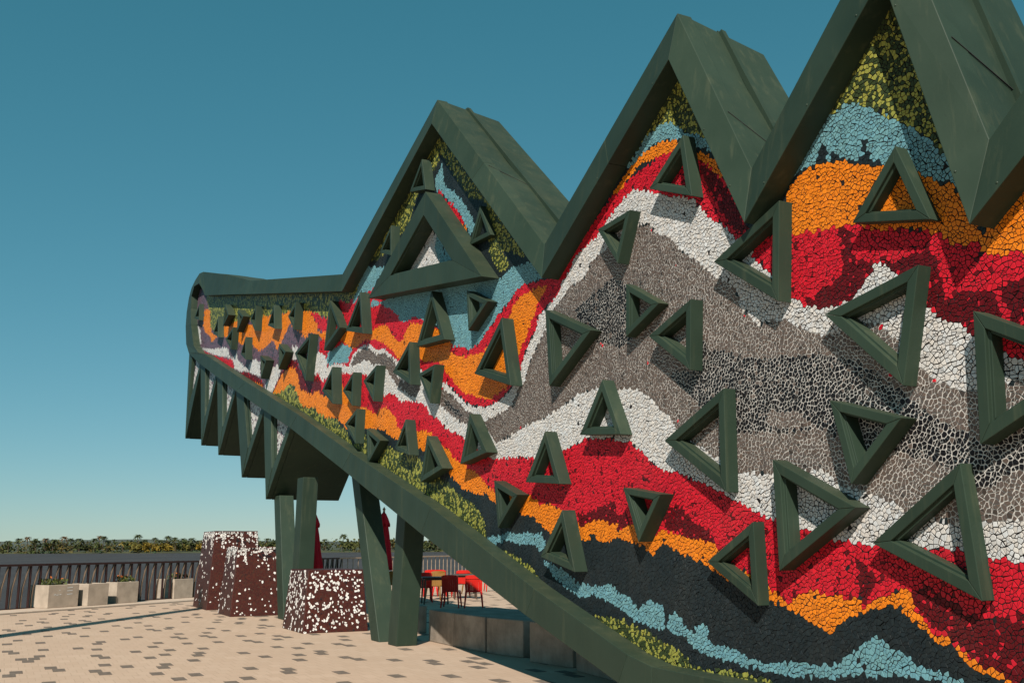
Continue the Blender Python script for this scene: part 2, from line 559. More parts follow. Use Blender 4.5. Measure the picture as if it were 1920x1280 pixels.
def make_palm(seed, h, frond_mat):
    r = random.Random(seed)
    root = empty('palm_tree')
    bm = bmesh.new()
    lean = r.uniform(-.8, .8)
    pts = [Vector((lean * (k / 5) ** 2, 0, h * k / 5)) for k in range(6)]
    add_tube(bm, pts, [.30, .26, .23, .21, .20, .18], 6)
    bmobj('trunk', bm, M_TRUNK, root)
    bm = bmesh.new()
    for k in range(26):
        a = r.uniform(0, 2 * math.pi)
        up = r.uniform(-.35, 1.15)
        L = r.uniform(3.0, 4.2)
        d = Vector((math.cos(a), math.sin(a), 0))
        p = pts[-1].copy()
        prev = None
        for s in range(5):
            tt = s / 4
            q = pts[-1] + d * (L * tt * math.cos(min(1.3, max(-.2, up)) * (1 - .4 * tt))) + Vector((0, 0, L * tt * math.sin(up) * .8 - 2.3 * tt * tt))
            sd_ = Vector((-d.y, d.x, 0)) * (.55 * (1 - .75 * abs(tt - .35)))
            drop = Vector((0, 0, -.35 * (1 - tt)))
            ring = [bm.verts.new(q + sd_ + drop), bm.verts.new(q), bm.verts.new(q - sd_ + drop)]
            if prev:
                bm.faces.new((prev[0], prev[1], ring[1], ring[0]))
                bm.faces.new((prev[1], prev[2], ring[2], ring[1]))
            prev = ring
    bmobj('crown', bm, frond_mat, root, fixn=False)
    return root
palms = [make_palm(1, 11.0, M_PALM), make_palm(2, 9.4, M_PALM), make_palm(3, 10.6, M_PALMB), make_palm(4, 6.4, M_PALMY)]
pspots = [(33, 1), (66, 0), (98, 1), (131, 0), (148, 1), (185, 2), (192, 0), (200, 1), (258, 0), (270, 1), (300, 1), (312, 0), (328, 0),
          (360, 1), (15, 1), (118, 2), (288, 0), (245, 3), (262, 3), (275, 3), (342, 1), (642, 0), (735, 1), (610, 1), (700, 1), (50, 2), (84, 2), (176, 1),
          (292, 3), (230, 3), (810, 2), (820, 1), (500, 1), (480, 0)]
used = set()
pr = random.Random(9)
for (x, k) in pspots:
    if k in used: o = copy_tree(palms[k])
    else:
        o = palms[k]; used.add(k)
    q = ground(x, 1033, ZW)
    yy = SHY + pr.uniform(14, 30)
    o.location = (q.x * yy / q.y, yy, ZW + 1.2 + pr.uniform(-.6, 1.0))
    o.rotation_euler = (0, 0, pr.uniform(0, 6.28))
    sc = pr.uniform(.88, 1.12)
    o.scale = (sc, sc, sc)
    if k == 3: tag(o, 'yellowish palm low in the sunlit thicket on the far bank', 'palm', 'yellow palms of the far bank')
    elif k == 2: tag(o, 'palm with dry brown fronds on the far bank', 'palm', 'brown palms of the far bank')
    else: tag(o, 'dark green palm rising above the thicket of the far bank', 'palm', 'green palms of the far bank')

# ================================================================== THE SCULPTURE
SC = empty('mosaic_sculpture', (P0.x, P0.y, 0))
tag(SC, 'huge spiked sculpture with dark green steel edges and rainbow broken-tile mosaic', 'sculpture')
def child_inv(o):
    o.matrix_parent_inverse = Matrix.Translation((-P0.x, -P0.y, 0))
    return o

N_IN, N_OUT, N_BACK = 0.24, 0.12, -0.95
# (outer px, inner px, n of the outer edge, drop of the back edge)
TOP = [((354, 662), (372, 661), .20, 0),
       ((349, 645), (363, 648), .16, 0), ((348, 612), (358, 608), .14, 0), ((350, 585), (357.5, 578), .14, 0),
       ((354, 559), (359, 555), .14, 0), ((359, 540), (364, 537), .14, 0), ((366, 525), (373, 531), .14, 0), ((374, 512.5), (380, 543), .14, 0),
       ((381, 509.5), (384, 554), .14, 0), ((428, 515), (430, 552), .14, 0), ((470, 526), (475, 551), .14, 0),
       ((642, 514), (641, 546), .14, .05),
       ((820, 187), (809, 232), .14, .16), ((1021, 458), (1015, 521), .14, .06),
       ((1270, 25), (1253, 112), .14, .20), ((1409, 316), (1395, 418), .14, .06),
       ((1672, -185), (1652, -44), .14, .20), ((1855, 261), (1817, 421), .14, .06),
       ((2095, -85), (2075, 95), .14, .18), ((2370, 330), (2320, 500), .14, .05),
       ((2640, 60), (2600, 250), .14, .15), ((2900, 420), (2840, 600), .14, .05)]
BOT = [((1222, 1328), (1222, 1249)), ((1159, 1280), (1176, 1226)), ((985, 1152.5), (1003, 1104)), ((789, 1000), (808, 950)), ((641, 879), (658, 848)), ((544, 802), (558, 776)), ((442, 733), (462, 716)), ((372, 680), (384, 664))]
outer, inner, nout, drop = [], [], [], []
for (o, i, n_, dz) in TOP:
    outer.append(onwall(*o, n_)); inner.append(onwall(*i, N_IN)); nout.append(n_); drop.append(dz)
ntop = len(TOP)
# near end, out of frame: down to the ground and back along it
ue = outer[-1][0]
outer += [(ue + .6, 0.0)]; inner += [(ue + .1, 0.42)]; nout += [N_IN]; drop += [0]
for (o, i) in BOT:
    a = onwall(*o, N_IN); b = onwall(*i, N_IN)
    outer.append((a[0], max(0.0, a[1]))); inner.append(b); nout.append(N_IN); drop.append(0)
NP = len(outer)
print('wall height/len', min(o[0] for o in outer), max(o[0] for o in outer), [round(o[1], 2) for o in outer][:20])

# rim panels -------------------------------------------------------------
def lerp2(a, b, t): return (a[0] + (b[0] - a[0]) * t, a[1] + (b[1] - a[1]) * t)
def rim_panel(o0, o1, i0, i1, n0, n1, gap0, gap1):
    L = math.hypot(o1[0] - o0[0], o1[1] - o0[1])
    g0, g1 = (gap0 / L if L > 0 else 0), (1 - gap1 / L if L > 0 else 1)
    oa, ob = lerp2(o0, o1, g0), lerp2(o0, o1, g1)
    ia, ib = lerp2(i0, i1, g0), lerp2(i0, i1, g1)
    na, nb_ = n0 + (n1 - n0) * g0, n0 + (n1 - n0) * g1
    bm = bmesh.new()
    A = [W3(*ia, -.03), W3(*ia, N_IN), W3(*oa, na), W3(*oa, -.03)]
    B = [W3(*ib, -.03), W3(*ib, N_IN), W3(*ob, nb_), W3(*ob, -.03)]
    va = [bm.verts.new(p) for p in A]; vb = [bm.verts.new(p) for p in B]
    for k in range(4):
        bm.faces.new((va[k], va[(k + 1) % 4], vb[(k + 1) % 4], vb[k]))
    bm.faces.new(va[::-1]); bm.faces.new(vb)
    ob_ = bmobj('rim_panel', bm, M_GREEN, SC)
    child_inv(ob_)
    bevel(ob_, .006, 2)
for k in range(NP):
    j = (k + 1) % NP
    L = math.hypot(outer[j][0] - outer[k][0], outer[j][1] - outer[k][1])
    npan = max(1, int(round(L / (1.9 if 13 <= k <= 20 else 2.3)))) if 10 < k else 1
    for q in range(npan):
        t0, t1 = q / npan, (q + 1) / npan
        def square(t):                                       # joints run square across the rim
            if t in (0, 1): return lerp2(inner[k], inner[j], t)
            o_ = lerp2(outer[k], outer[j], t)
            dx, dy = inner[j][0] - inner[k][0], inner[j][1] - inner[k][1]
            ti = ((o_[0] - inner[k][0]) * dx + (o_[1] - inner[k][1]) * dy) / (dx * dx + dy * dy)
            return lerp2(inner[k], inner[j], min(.97, max(.03, ti)))
        rim_panel(lerp2(outer[k], outer[j], t0), lerp2(outer[k], outer[j], t1), square(t0), square(t1),
                  nout[k] + (nout[j] - nout[k]) * t0, nout[k] + (nout[j] - nout[k]) * t1, .002 if q else 0, .002 if q < npan - 1 else 0)

# rivet heads along the nearest rims
bm = bmesh.new()
bmesh.ops.create_icosphere(bm, subdivisions=1, radius=.011)
rivet_me = bpy.data.meshes.new('rivet'); bm.to_mesh(rivet_me); bm.free()
rivet_me.materials.append(M_GREEN)
rvr = random.Random(8)
for k in (13, 14, 15, 16, 17):
    j = k + 1
    L = math.hypot(outer[j][0] - outer[k][0], outer[j][1] - outer[k][1])
    for side, frac in ((0, .10), (1, .90)):
        m_ = int(L / .62)
        for q in range(m_):
            if rvr.random() < .25: continue
            t = (q + .5 + rvr.uniform(-.1, .1)) / m_
            a, b = lerp2(inner[k], inner[j], t), lerp2(outer[k], outer[j], t)
            p = lerp2(a, b, frac)
            o = bpy.data.objects.new('rivet', rivet_me)
            o.location = W3(*p, N_IN + (N_OUT - N_IN) * frac) - Vector((P0.x, P0.y, 0))
            C.objects.link(o)
            o.parent = SC
# roof sheets behind the rims, buckled sheet metal with one standing seam ---
def bk(k):
    return (outer[k][0], max(0.0, outer[k][1] - drop[k]))
rr_ = random.Random(3)
from mathutils import noise as mnoise
def roof_sheet(k, j, name='roof_sheet', seam=True):
    nu, nv = 14, 9
    bm = bmesh.new()
    grid = []
    a0, a1, b0, b1 = W3(*outer[k], nout[k] - .04), W3(*outer[j], nout[j] - .04), W3(*bk(k), N_BACK), W3(*bk(j), N_BACK)
    nrm = (a1 - a0).cross(b0 - a0).normalized()
    ctr = (P0 + Vector((0, 0, 2)) - N * .4)
    if nrm.dot((a0 + a1) / 2 - ctr) < 0 and name == 'roof_sheet': nrm = -nrm
    if name == 'roof_sheet' and nrm.z < 0: nrm = -nrm
    for i in range(nu + 1):
        row = []
        for m_ in range(nv + 1):
            s, t = i / nu, m_ / nv
            p = (a0.lerp(a1, s)).lerp(b0.lerp(b1, s), t)
            edge = math.sin(math.pi * s) ** .5 * math.sin(math.pi * t) ** .5 if 0 < s < 1 and 0 < t < 1 else 0
            p += nrm * (mnoise.noise(p * .9) * .03 + mnoise.noise(p * 2.7) * .010) * edge
            row.append(bm.verts.new(p))
        grid.append(row)
    for i in range(nu):
        for m_ in range(nv):
            bm.faces.new((grid[i][m_], grid[i + 1][m_], grid[i + 1][m_ + 1], grid[i][m_ + 1]))
    o = child_inv(bmobj(name, bm, M_GREEN, SC, smooth=True))
    if seam and name == 'roof_sheet':
        bm = bmesh.new()
        for t in (.48,):
            p0, p1 = a0.lerp(b0, t), a1.lerp(b1, t)
            dn = (b0 - a0).normalized() * .035
            add_hex(bm, [p0 - dn - nrm * .01, p1 - dn - nrm * .01, p1 + dn - nrm * .01, p0 + dn - nrm * .01,
                         p0 - dn + nrm * .045, p1 - dn + nrm * .045, p1 + dn * .6 + nrm * .045, p0 + dn * .6 + nrm * .045])
        s_ = bmobj('seam', bm, M_GREEN, o)
        if k in (12, 14, 16):                               # lapped sheet edge standing a little open
            bm = bmesh.new()
            sA, sB = {12: (.52, .60), 14: (.66, .86), 16: (.60, .74)}[k]
            q0, q1 = a0.lerp(a1, sA), a0.lerp(a1, sB).lerp(b0.lerp(b1, sB), .46)
            e_ = (a1 - a0).normalized() * .004
            add_hex(bm, [q0 - e_ + nrm * .002, q1 - e_ + nrm * .002, q1 + e_ + nrm * .002, q0 + e_ + nrm * .002,
                         q0 - e_ + nrm * .008, q1 - e_ + nrm * .014, q1 + e_ + nrm * .014, q0 + e_ + nrm * .008])
            bmobj('lap_joint', bm, M_CORE, o)
    return o
for k in range(0, ntop - 1):
    roof_sheet(k, k + 1, 'roof_sheet', seam=(k >= 11))
for k in list(range(ntop - 1, NP)):
    j = (k + 1) % NP
    if outer[k][1] <= 0.001 and outer[j][1] <= 0.001: continue
    roof_sheet(k, j, 'underside_sheet', seam=False)
# back plate
from mathutils.geometry import tessellate_polygon
def flat_plate(name, poly, n_, mat, pts3=None):
    tris = tessellate_polygon([[Vector((p[0], p[1], 0)) for p in poly]])
    return child_inv(mesh(name, [W3(*p, n_) for p in poly], [tuple(t) for t in tris], mat, SC))
flat_plate('back_plate', [bk(k) for k in range(NP)], N_BACK, M_GREEN)
# dark core just behind the mosaic
mask_poly = [lerp2(inner[k], outer[k], .3) for k in range(NP)]
flat_plate('core_panel', mask_poly, -.02, M_CORE)

# hanging spikes under the tail ------------------------------------------------
SPK = [((355, 664), (347, 822), (377, 688)), ((376, 686), (377, 835), (408, 706)), ((407, 704), (409, 853), (443, 734)), ((442, 732), (453, 895), (495, 775)), ((494, 772), (498, 936), (546, 804))]
NS = .12
spike_polys = []
for (tl, b, tr) in SPK:
    wd = tr[0] - tl[0]
    tl = (tl[0], tl[1] - 8); tr = (tr[0], tr[1] - 8)
    m_ = lambda p: onwall(*p, NS)
    TL, Bq, TR = m_(tl), m_(b), m_(tr)
    itl = m_((tl[0] + .27 * wd, tl[1] + .27 * (tr[1] - tl[1])))
    itr = m_((tr[0] - .10 * wd, tr[1] - .10 * (tr[1] - tl[1])))
    ib = m_((b[0] + .22 * wd, b[1] - .38 * (b[1] - .5 * (tl[1] + tr[1]))))
    sp = child_inv(empty('hanging_spike', (0, 0, 0)))
    sp.parent = SC
    sp.matrix_parent_inverse = Matrix.Translation((-P0.x, -P0.y, 0))
    NB = -1.7 if tr[0] > 520 else -1.15
    def prism(name, poly, n0, n1, mat, bev=.01):
        bm = bmesh.new()
        f_ = [bm.verts.new(W3(*p, n1)) for p in poly]
        g_ = [bm.verts.new(W3(*p, n0)) for p in poly]
        bm.faces.new(f_); bm.faces.new(g_[::-1])
        for q in range(len(poly)):
            bm.faces.new((f_[q], f_[(q + 1) % len(poly)], g_[(q + 1) % len(poly)], g_[q]))
        o_ = bmobj(name, bm, mat, sp)
        if bev: bevel(o_, bev, 2)
        return o_
    mid = lerp2(Bq, ib, 1.0)
    prism('bar', [TL, Bq, ib, itl], -.02, NS, M_GREEN)
    prism('bar', [Bq, TR, itr, ib], -.02, NS - .012, M_GREEN)
    # slim inner flange running up the left bar
    fl0, fl1 = lerp2(itl, ib, .10), lerp2(itl, ib, .92)
    fw = (itr[0] - itl[0]) * .22
    prism('flange', [fl0, fl1, (fl1[0] + fw * .15, fl1[1] + .12), (fl0[0] + fw * .4, fl0[1])], -.01, .05, M_GREEN, 0)
    # sheet-metal wedge behind
    bm = bmesh.new()
    fr = [bm.verts.new(W3(*p, -.025)) for p in (TL, Bq, TR)]
    ba = [bm.verts.new(W3(*p, NB)) for p in (TL, Bq, TR)]
    for q in range(2):
        bm.faces.new((fr[q], fr[q + 1], ba[q + 1], ba[q]))
    bm.faces.new(ba); bm.faces.new(fr[::-1])
    bmobj('wedge', bm, M_GREEN, sp)
    spike_polys.append([itl, ib, itr])

# ---------------------------------------------------------------- mosaic picture (traced in photo pixels of the flat wall)
def T(x0, y0, s, pts): return [(x0 + x / s, y0 + y / s) for x, y in pts]
BANDS = []
def band(c, pts): BANDS.append((c, pts))
# --- tail end (left)
band('P', [(355, 545), (385, 540), (640, 560), (640, 720), (480, 730), (350, 660)])
band('L', [(384, 545), (640, 540), (690, 520), (668, 560), (640, 600), (612, 600), (600, 592), (580, 588), (560, 586), (545, 588), (528, 586), (510, 592), (500, 592), (480, 594), (470, 600), (425, 612), (400, 622), (393, 610), (392, 585)])
band('P', T(340, 500, 8, [(180, 470), (340, 430), (400, 640), (345, 640), (330, 900), (290, 930), (200, 800)]))
band('O', T(340, 500, 8, [(345, 640), (430, 640), (430, 900), (460, 1000), (530, 1050), (450, 1140), (430, 1050), (350, 980), (325, 900)]))
band('O', T(340, 500, 8, [(560, 960), (630, 900), (850, 800), (1000, 860), (1080, 850), (1200, 740), (1330, 730), (1500, 720), (1620, 670), (1900, 660), (1920, 660), (1860, 1110), (1800, 980), (1700, 800), (1620, 880), (1510, 1090), (1440, 1240), (1370, 1110), (1260, 1200), (1180, 1270), (1060, 1180), (900, 1190), (830, 1090), (640, 1050)]))
band('O', T(560, 520, 8, [(-140, 600), (50, 520), (180, 510), (260, 690), (290, 790), (350, 840), (400, 800), (380, 990), (300, 870), (170, 840), (70, 950), (30, 830), (-140, 800)]))
band('P', T(400, 600, 8, [(1040, 330), (1150, 60), (1220, 140), (1330, 200), (1380, 310), (1250, 400), (1150, 400)]))
band('W', T(340, 500, 8, [(150, 780), (200, 810), (280, 940), (300, 1170), (250, 1130), (150, 1000)]))
band('W', T(400, 600, 8, [(-330, 200), (-200, 420), (0, 430), (200, 410), (260, 560), (310, 560), (340, 460), (370, 600), (420, 660), (520, 730), (560, 620), (640, 590), (700, 640), (700, 860), (620, 830), (530, 770), (400, 770), (310, 730), (290, 600), (220, 560), (0, 520), (-330, 350)]))
band('R', T(400, 600, 8, [(-200, 440), (0, 530), (220, 590), (290, 590), (310, 740), (200, 680), (0, 580), (-200, 480)]))
band('D', T(400, 600, 8, [(400, 780), (530, 780), (700, 870), (760, 990), (700, 1030), (500, 920), (390, 820)]))
band('O', T(400, 600, 8, [(600, 930), (700, 960), (740, 1010), (690, 1030), (600, 980)]))
band('D', T(400, 600, 8, [(860, 1130), (980, 880), (1030, 760), (1170, 600), (1260, 620), (1300, 780), (1370, 880), (1500, 840), (1560, 800), (1620, 900), (1700, 920), (1650, 1100), (1570, 1080), (1490, 1120), (1380, 1060), (1300, 1070), (1000, 1120)]))
band('W', T(400, 600, 8, [(770, 1000), (870, 720), (960, 670), (1000, 740), (960, 900), (860, 1120), (790, 1060)]))
band('W', T(400, 600, 8, [(1150, 400), (1280, 390), (1230, 470), (1240, 590), (1180, 600), (1190, 480)]))
band('O', T(400, 600, 8, [(870, 1140), (980, 900), (1070, 770), (1150, 710), (1220, 720), (1270, 850), (1300, 1060), (1380, 1050), (1490, 1110), (1570, 1060), (1640, 1140), (1680, 1300), (1300, 1330), (1240, 1140), (1140, 1050), (1000, 1130)]))
# --- between tail and first spike: reds, oranges
band('R', [(640, 600), (655, 565), (700, 540), (790, 590), (850, 640), (900, 650), (840, 720), (820, 780), (880, 820), (935, 858), (945, 930), (900, 900), (850, 862), (800, 815), (745, 800), (700, 775), (676, 762), (640, 740), (600, 735), (560, 690), (590, 690), (600, 640)])
band('A', T(560, 520, 8, [(1000, -160), (1300, -160), (1080, 210), (920, 220), (840, 380), (790, 410)]))
band('A', [(686, 590), (700, 560), (722, 575), (732, 580), (744, 590), (748, 600), (755, 604), (767, 600), (780, 598), (793, 600), (800, 590), (850, 650), (880, 656), (896, 645), (932, 593), (960, 557), (980, 534), (1035, 515), (1000, 490), (960, 500), (940, 520), (905, 525), (800, 540), (722, 560)])
band('R', T(560, 520, 8, [(600, 330), (760, 420), (1290, 440), (1380, 490), (1470, 570), (1500, 650), (1560, 680), (1660, 650), (1690, 600), (1780, 610), (1860, 650), (1860, 720), (1680, 690), (1550, 940), (1490, 980), (1390, 850), (1350, 740), (1280, 710), (1190, 740), (1090, 800), (700, 800), (560, 700)]))
band('R', T(560, 520, 8, [(180, 520), (270, 520), (350, 610), (470, 620), (560, 640), (500, 800), (400, 800), (350, 830), (290, 780), (260, 680)]))
band('O', T(560, 520, 8, [(400, 820), (600, 760), (1090, 800), (1190, 740), (1280, 710), (1350, 740), (1390, 850), (1430, 900), (1490, 980), (1550, 940), (1600, 800), (1680, 680), (1750, 690), (1920, 720), (2300, 900), (2250, 1200), (2000, 1300), (1850, 1250), (1780, 1200), (1540, 1260), (1480, 1210), (1330, 1060), (1260, 980), (1090, 950), (960, 960), (880, 1040), (750, 1050), (690, 990), (600, 920), (380, 990)]))
band('A', T(560, 640, 8, [(420, 180), (640, 20), (790, 100), (780, 250), (700, 330), (620, 320), (540, 330), (450, 380), (420, 300)]))
band('R', T(560, 520, 8, [(740, 1200), (810, 1080), (880, 1030), (960, 950), (1090, 930), (1200, 950), (1300, 1030), (1400, 1100), (1490, 1220), (1520, 1290), (1440, 1270), (760, 1300)]))
band('W', T(560, 640, 8, [(230, 490), (250, 150), (300, 160), (390, 200), (420, 330), (450, 380), (540, 330), (640, 340), (740, 370), (780, 280), (830, 180), (900, 90), (1000, 60), (1090, 60), (1140, 120), (1200, 110), (1270, 90), (1320, 150), (1400, 220), (1490, 310), (1560, 400), (1800, 420), (2100, 560), (2180, 620), (2130, 700), (2120, 920), (2000, 1130), (1900, 980), (1800, 920), (1600, 890), (1520, 890), (1460, 820), (1380, 770), (1280, 830), (1180, 700), (1000, 510), (940, 480), (820, 480), (760, 490), (630, 470), (470, 500), (400, 570), (340, 590), (280, 490)]))
band('G', T(560, 640, 8, [(780, 340), (830, 220), (940, 110), (1050, 90), (1110, 150), (1160, 190), (1270, 180), (1380, 250), (1460, 340), (1440, 420), (1480, 560), (1600, 600), (1820, 640), (1800, 760), (1720, 840), (1560, 740), (1460, 660), (1400, 560), (1320, 420), (1200, 340), (1090, 340), (1050, 290), (960, 280), (880, 350), (800, 370)]))
band('D', T(560, 640, 8, [(0, 370), (60, 480), (230, 490), (330, 600), (340, 780), (230, 800), (180, 790), (100, 750), (30, 740), (0, 650)]))
band('O', T(560, 640, 8, [(-60, 700), (100, 750), (180, 790), (270, 740), (330, 780), (370, 850), (640, 650), (720, 780), (930, 960), (1000, 1000), (1090, 1040), (1150, 1110), (1200, 1030), (1270, 970), (1340, 1030), (1430, 1130), (1490, 1300), (1600, 1390), (1780, 1370), (1840, 1340), (1960, 1370), (2150, 1560), (2240, 1600), (2320, 1800), (2500, 1900), (2640, 2030), (2900, 2230), (2960, 2330), (2900, 2330), (2700, 2200), (2500, 2230), (2380, 2110), (2260, 1990), (2200, 1800), (1980, 1720), (1880, 1640), (1780, 1580), (1440, 1460), (1320, 1380), (1200, 1310), (970, 1310), (700, 1310), (580, 1160), (520, 1140), (400, 1130), (330, 1110), (0, 1000), (-60, 900)]))
# orange drop framed in red
band('R', [(847, 655), (850, 647), (869, 651), (880, 656), (896, 645), (907, 629), (919, 611), (932, 593), (944, 578), (960, 557), (969, 543), (980, 534), (1000, 528), (1038, 520), (1060, 500), (1050, 530), (1021, 575), (1010, 590), (1001, 622), (990, 645), (980, 670), (974, 690), (965, 715), (955, 728), (941, 744), (926, 754), (910, 762), (885, 759), (870, 750), (855, 735), (841, 721), (830, 711), (828, 697), (800, 680), (814, 670)])
band('O', [(785, 652), (814, 640), (847, 661), (860, 666), (870, 669), (891, 665), (907, 661), (925, 632), (957, 589), (963, 570), (976, 554), (990, 548), (1025, 531), (1018, 548), (1007, 570), (1001, 587), (994, 607), (988, 625), (980, 642), (972, 664), (962, 700), (950, 727), (940, 732), (929, 741), (916, 749), (904, 747), (885, 741), (870, 739), (860, 727), (847, 711), (835, 696), (828, 682), (814, 677), (785, 672)])
band('W', [(1048, 540), (1021, 580), (1010, 592), (1001, 624), (990, 647), (980, 672), (974, 692), (965, 717), (955, 730), (941, 746), (926, 756), (910, 764), (885, 761), (870, 752), (855, 737), (841, 723), (830, 713), (827, 727), (840, 736), (852, 747), (866, 761), (879, 773), (895, 785), (910, 791), (922, 783), (941, 773), (959, 761), (972, 728), (982, 717), (993, 676), (1005, 653), (1016, 629), (1041, 576), (1069, 535)])
# --- big right-hand bands
band('R', [(1012, 560), (1060, 490), (1155, 355), (1257, 275), (1310, 290), (1351, 325), (1400, 425), (1470, 425), (1600, 412), (1750, 436), (1850, 462), (2900, 430), (2900, 700), (1920, 690), (1830, 660), (1480, 575), (1378, 470), (1284, 380), (1186, 370), (1120, 450), (1060, 530), (1030, 570)])
band('D', T(1440, 420, 3.048, [(200, 420), (300, 370), (420, 300), (400, 20), (480, 30), (470, 180), (520, 210), (600, 220), (720, 230), (860, 150), (960, 180), (1010, 440), (1060, 400), (1290, 390), (1290, 430), (1330, 560), (1200, 640), (1130, 620), (1060, 570), (960, 540), (880, 420), (700, 300), (640, 220), (560, 360), (490, 420), (420, 480), (320, 510), (240, 490)]))
band('D', [(1870, 540), (1920, 520), (2300, 520), (2300, 640), (1900, 620)])
WTOP = [(1020, 600), (1048, 540), (1080, 478), (1120, 441), (1142, 407), (1170, 370), (1186, 357), (1213, 357), (1230, 364), (1284, 370), (1301, 378), (1313, 389), (1326, 407), (1349, 418), (1365, 430), (1378, 447), (1400, 462), (1425, 500), (1450, 520), (1484, 555), (1500, 569), (1545, 580), (1600, 556), (1620, 530), (1640, 492), (1662, 497), (1680, 515), (1700, 545), (1740, 575), (1760, 595), (1800, 610), (1815, 625), (1830, 640), (1870, 660), (1920, 672), (2300, 640), (2900, 560)]
WLOW = [(1019, 622), (1041, 576), (1069, 535), (1094, 522), (1106, 494), (1125, 476), (1160, 440), (1200, 422), (1216, 419), (1225, 435), (1247, 441), (1272, 466), (1297, 485), (1316, 501), (1337, 519), (1375, 538), (1387, 572), (1406, 597), (1419, 613), (1434, 604), (1462, 600), (1486, 608), (1519, 623), (1548, 628), (1604, 613), (1643, 607), (1683, 640), (1722, 695), (1755, 712), (1781, 725), (1804, 730), (1830, 735), (1866, 728), (1899, 715), (1920, 712), (2300, 690), (2900, 640)]
LTOP = [(821, 755), (832, 766), (845, 779), (857, 789), (872, 796), (890, 797), (906, 792), (912, 804), (921, 817), (930, 831), (937, 826), (952, 819), (975, 807), (992, 792), (1020, 784), (1050, 765), (1085, 738), (1120, 726), (1155, 730), (1190, 730), (1209, 735), (1226, 755), (1248, 774), (1261, 793), (1291, 826), (1319, 842), (1346, 858), (1384, 886), (1445, 887), (1520, 881), (1538, 879), (1556, 892), (1567, 906), (1617, 921), (1660, 935), (1700, 957), (1739, 967), (1775, 978), (1847, 978), (1920, 974), (2300, 960), (2900, 900)]
LLOW = [(797, 762), (807, 776), (811, 783), (821, 784), (830, 795), (837, 807), (854, 812), (870, 822), (900, 850), (927, 861), (975, 856), (1001, 860), (1057, 845), (1076, 834), (1091, 824), (1140, 822), (1181, 830), (1204, 848), (1217, 864), (1248, 886), (1269, 886), (1302, 900), (1335, 913), (1368, 932), (1387, 943), (1412, 957), (1448, 975), (1488, 989), (1524, 996), (1567, 1014), (1610, 1016), (1639, 1021), (1696, 1025), (1768, 1028), (1804, 1032), (1851, 1043), (1897, 1054), (1920, 1054), (2300, 1060), (2900, 1050)]
OTOP = [(781, 810), (790, 807), (805, 811), (829, 835), (840, 840), (847, 857), (861, 864), (870, 872), (890, 884), (905, 901), (916, 912), (927, 922), (960, 925), (992, 930), (1006, 937), (1012, 946), (1030, 944), (1048, 954), (1070, 975), (1081, 982), (1095, 985), (1114, 976), (1134, 976), (1141, 983), (1155, 982), (1158, 997), (1173, 985), (1190, 985), (1211, 1010), (1233, 998), (1245, 993), (1264, 1001), (1291, 1009), (1327, 1014), (1343, 1025), (1375, 1060), (1405, 1075), (1440, 1100), (1460, 1116), (1480, 1129), (1496, 1113), (1521, 1108), (1556, 1113), (1583, 1122), (1608, 1117), (1614, 1138), (1622, 1142), (1636, 1124), (1663, 1115), (1686, 1104), (1700, 1110), (1707, 1126), (1723, 1152), (1741, 1168), (1746, 1184), (1766, 1191), (1780, 1193), (1787, 1209), (1805, 1216), (1817, 1236), (1837, 1248), (1851, 1257), (1879, 1257), (1892, 1278), (1940, 1300), (2300, 1500)]
OLOW = [(782, 837), (794, 844), (820, 860), (845, 890), (854, 902), (866, 915), (885, 922), (900, 929), (909, 922), (919, 935), (928, 942), (950, 955), (973, 963), (987, 965), (1000, 969), (1012, 983), (1031, 998), (1060, 1000), (1087, 1015), (1103, 1013), (1111, 999), (1120, 1012), (1137, 1015), (1159, 1008), (1181, 1015), (1198, 1022), (1209, 1028), (1224, 1039), (1233, 1028), (1242, 1020), (1259, 1026), (1279, 1037), (1297, 1044), (1323, 1060), (1360, 1085), (1400, 1100), (1440, 1130), (1460, 1131), (1480, 1145), (1498, 1154), (1517, 1168), (1535, 1181), (1560, 1186), (1565, 1175), (1590, 1165), (1592, 1154), (1617, 1149), (1636, 1138), (1663, 1136), (1684, 1138), (1695, 1149), (1711, 1165), (1730, 1177), (1744, 1197), (1762, 1209), (1782, 1211), (1801, 1239), (1828, 1257), (1847, 1264), (1870, 1271), (1883, 1282), (1930, 1315), (2250, 1520)]
band('W', WTOP + WLOW[::-1])
band('G', WLOW + LTOP[::-1] + [(824, 752), (827, 727), (840, 736), (852, 747), (866, 761), (879, 773), (895, 785), (910, 791), (922, 783), (941, 773), (959, 761), (972, 728), (982, 717), (993, 676), (1005, 653)])
band('B', [(1078, 580), (1110, 550), (1150, 522), (1185, 535), (1185, 640), (1160, 650), (1120, 640), (1085, 612)])
band('B', [(1312, 615), (1325, 655), (1359, 660), (1406, 672), (1440, 669), (1548, 664), (1610, 680), (1650, 705), (1702, 745), (1768, 794), (1834, 824), (1880, 800), (1920, 790), (2500, 740), (2500, 860), (1920, 881), (1883, 892), (1847, 917), (1826, 917), (1775, 874), (1732, 860), (1678, 849), (1600, 840), (1542, 804), (1440, 810), (1384, 812), (1340, 790), (1300, 745), (1282, 733), (1250, 700), (1300, 690), (1290, 660)])
band('B', [(830, 745), (845, 757), (862, 772), (868, 785), (850, 775), (835, 760)])
band('G', [(1440, 770), (1500, 775), (1530, 800), (1470, 806), (1430, 795)])
band('W', LTOP + LLOW[::-1])
band('R', LLOW + OTOP[::-1] + [(760, 770), (785, 756)])
band('D', T(900, 800, 2.666, [(480, 430), (520, 440), (600, 400), (670, 370), (680, 440), (720, 420), (740, 500), (680, 510), (600, 480), (490, 500)]))
band('D', T(900, 800, 2.666, [(880, 450), (960, 390), (1010, 400), (1060, 470), (1150, 520), (1180, 600), (1080, 570), (940, 510)]))
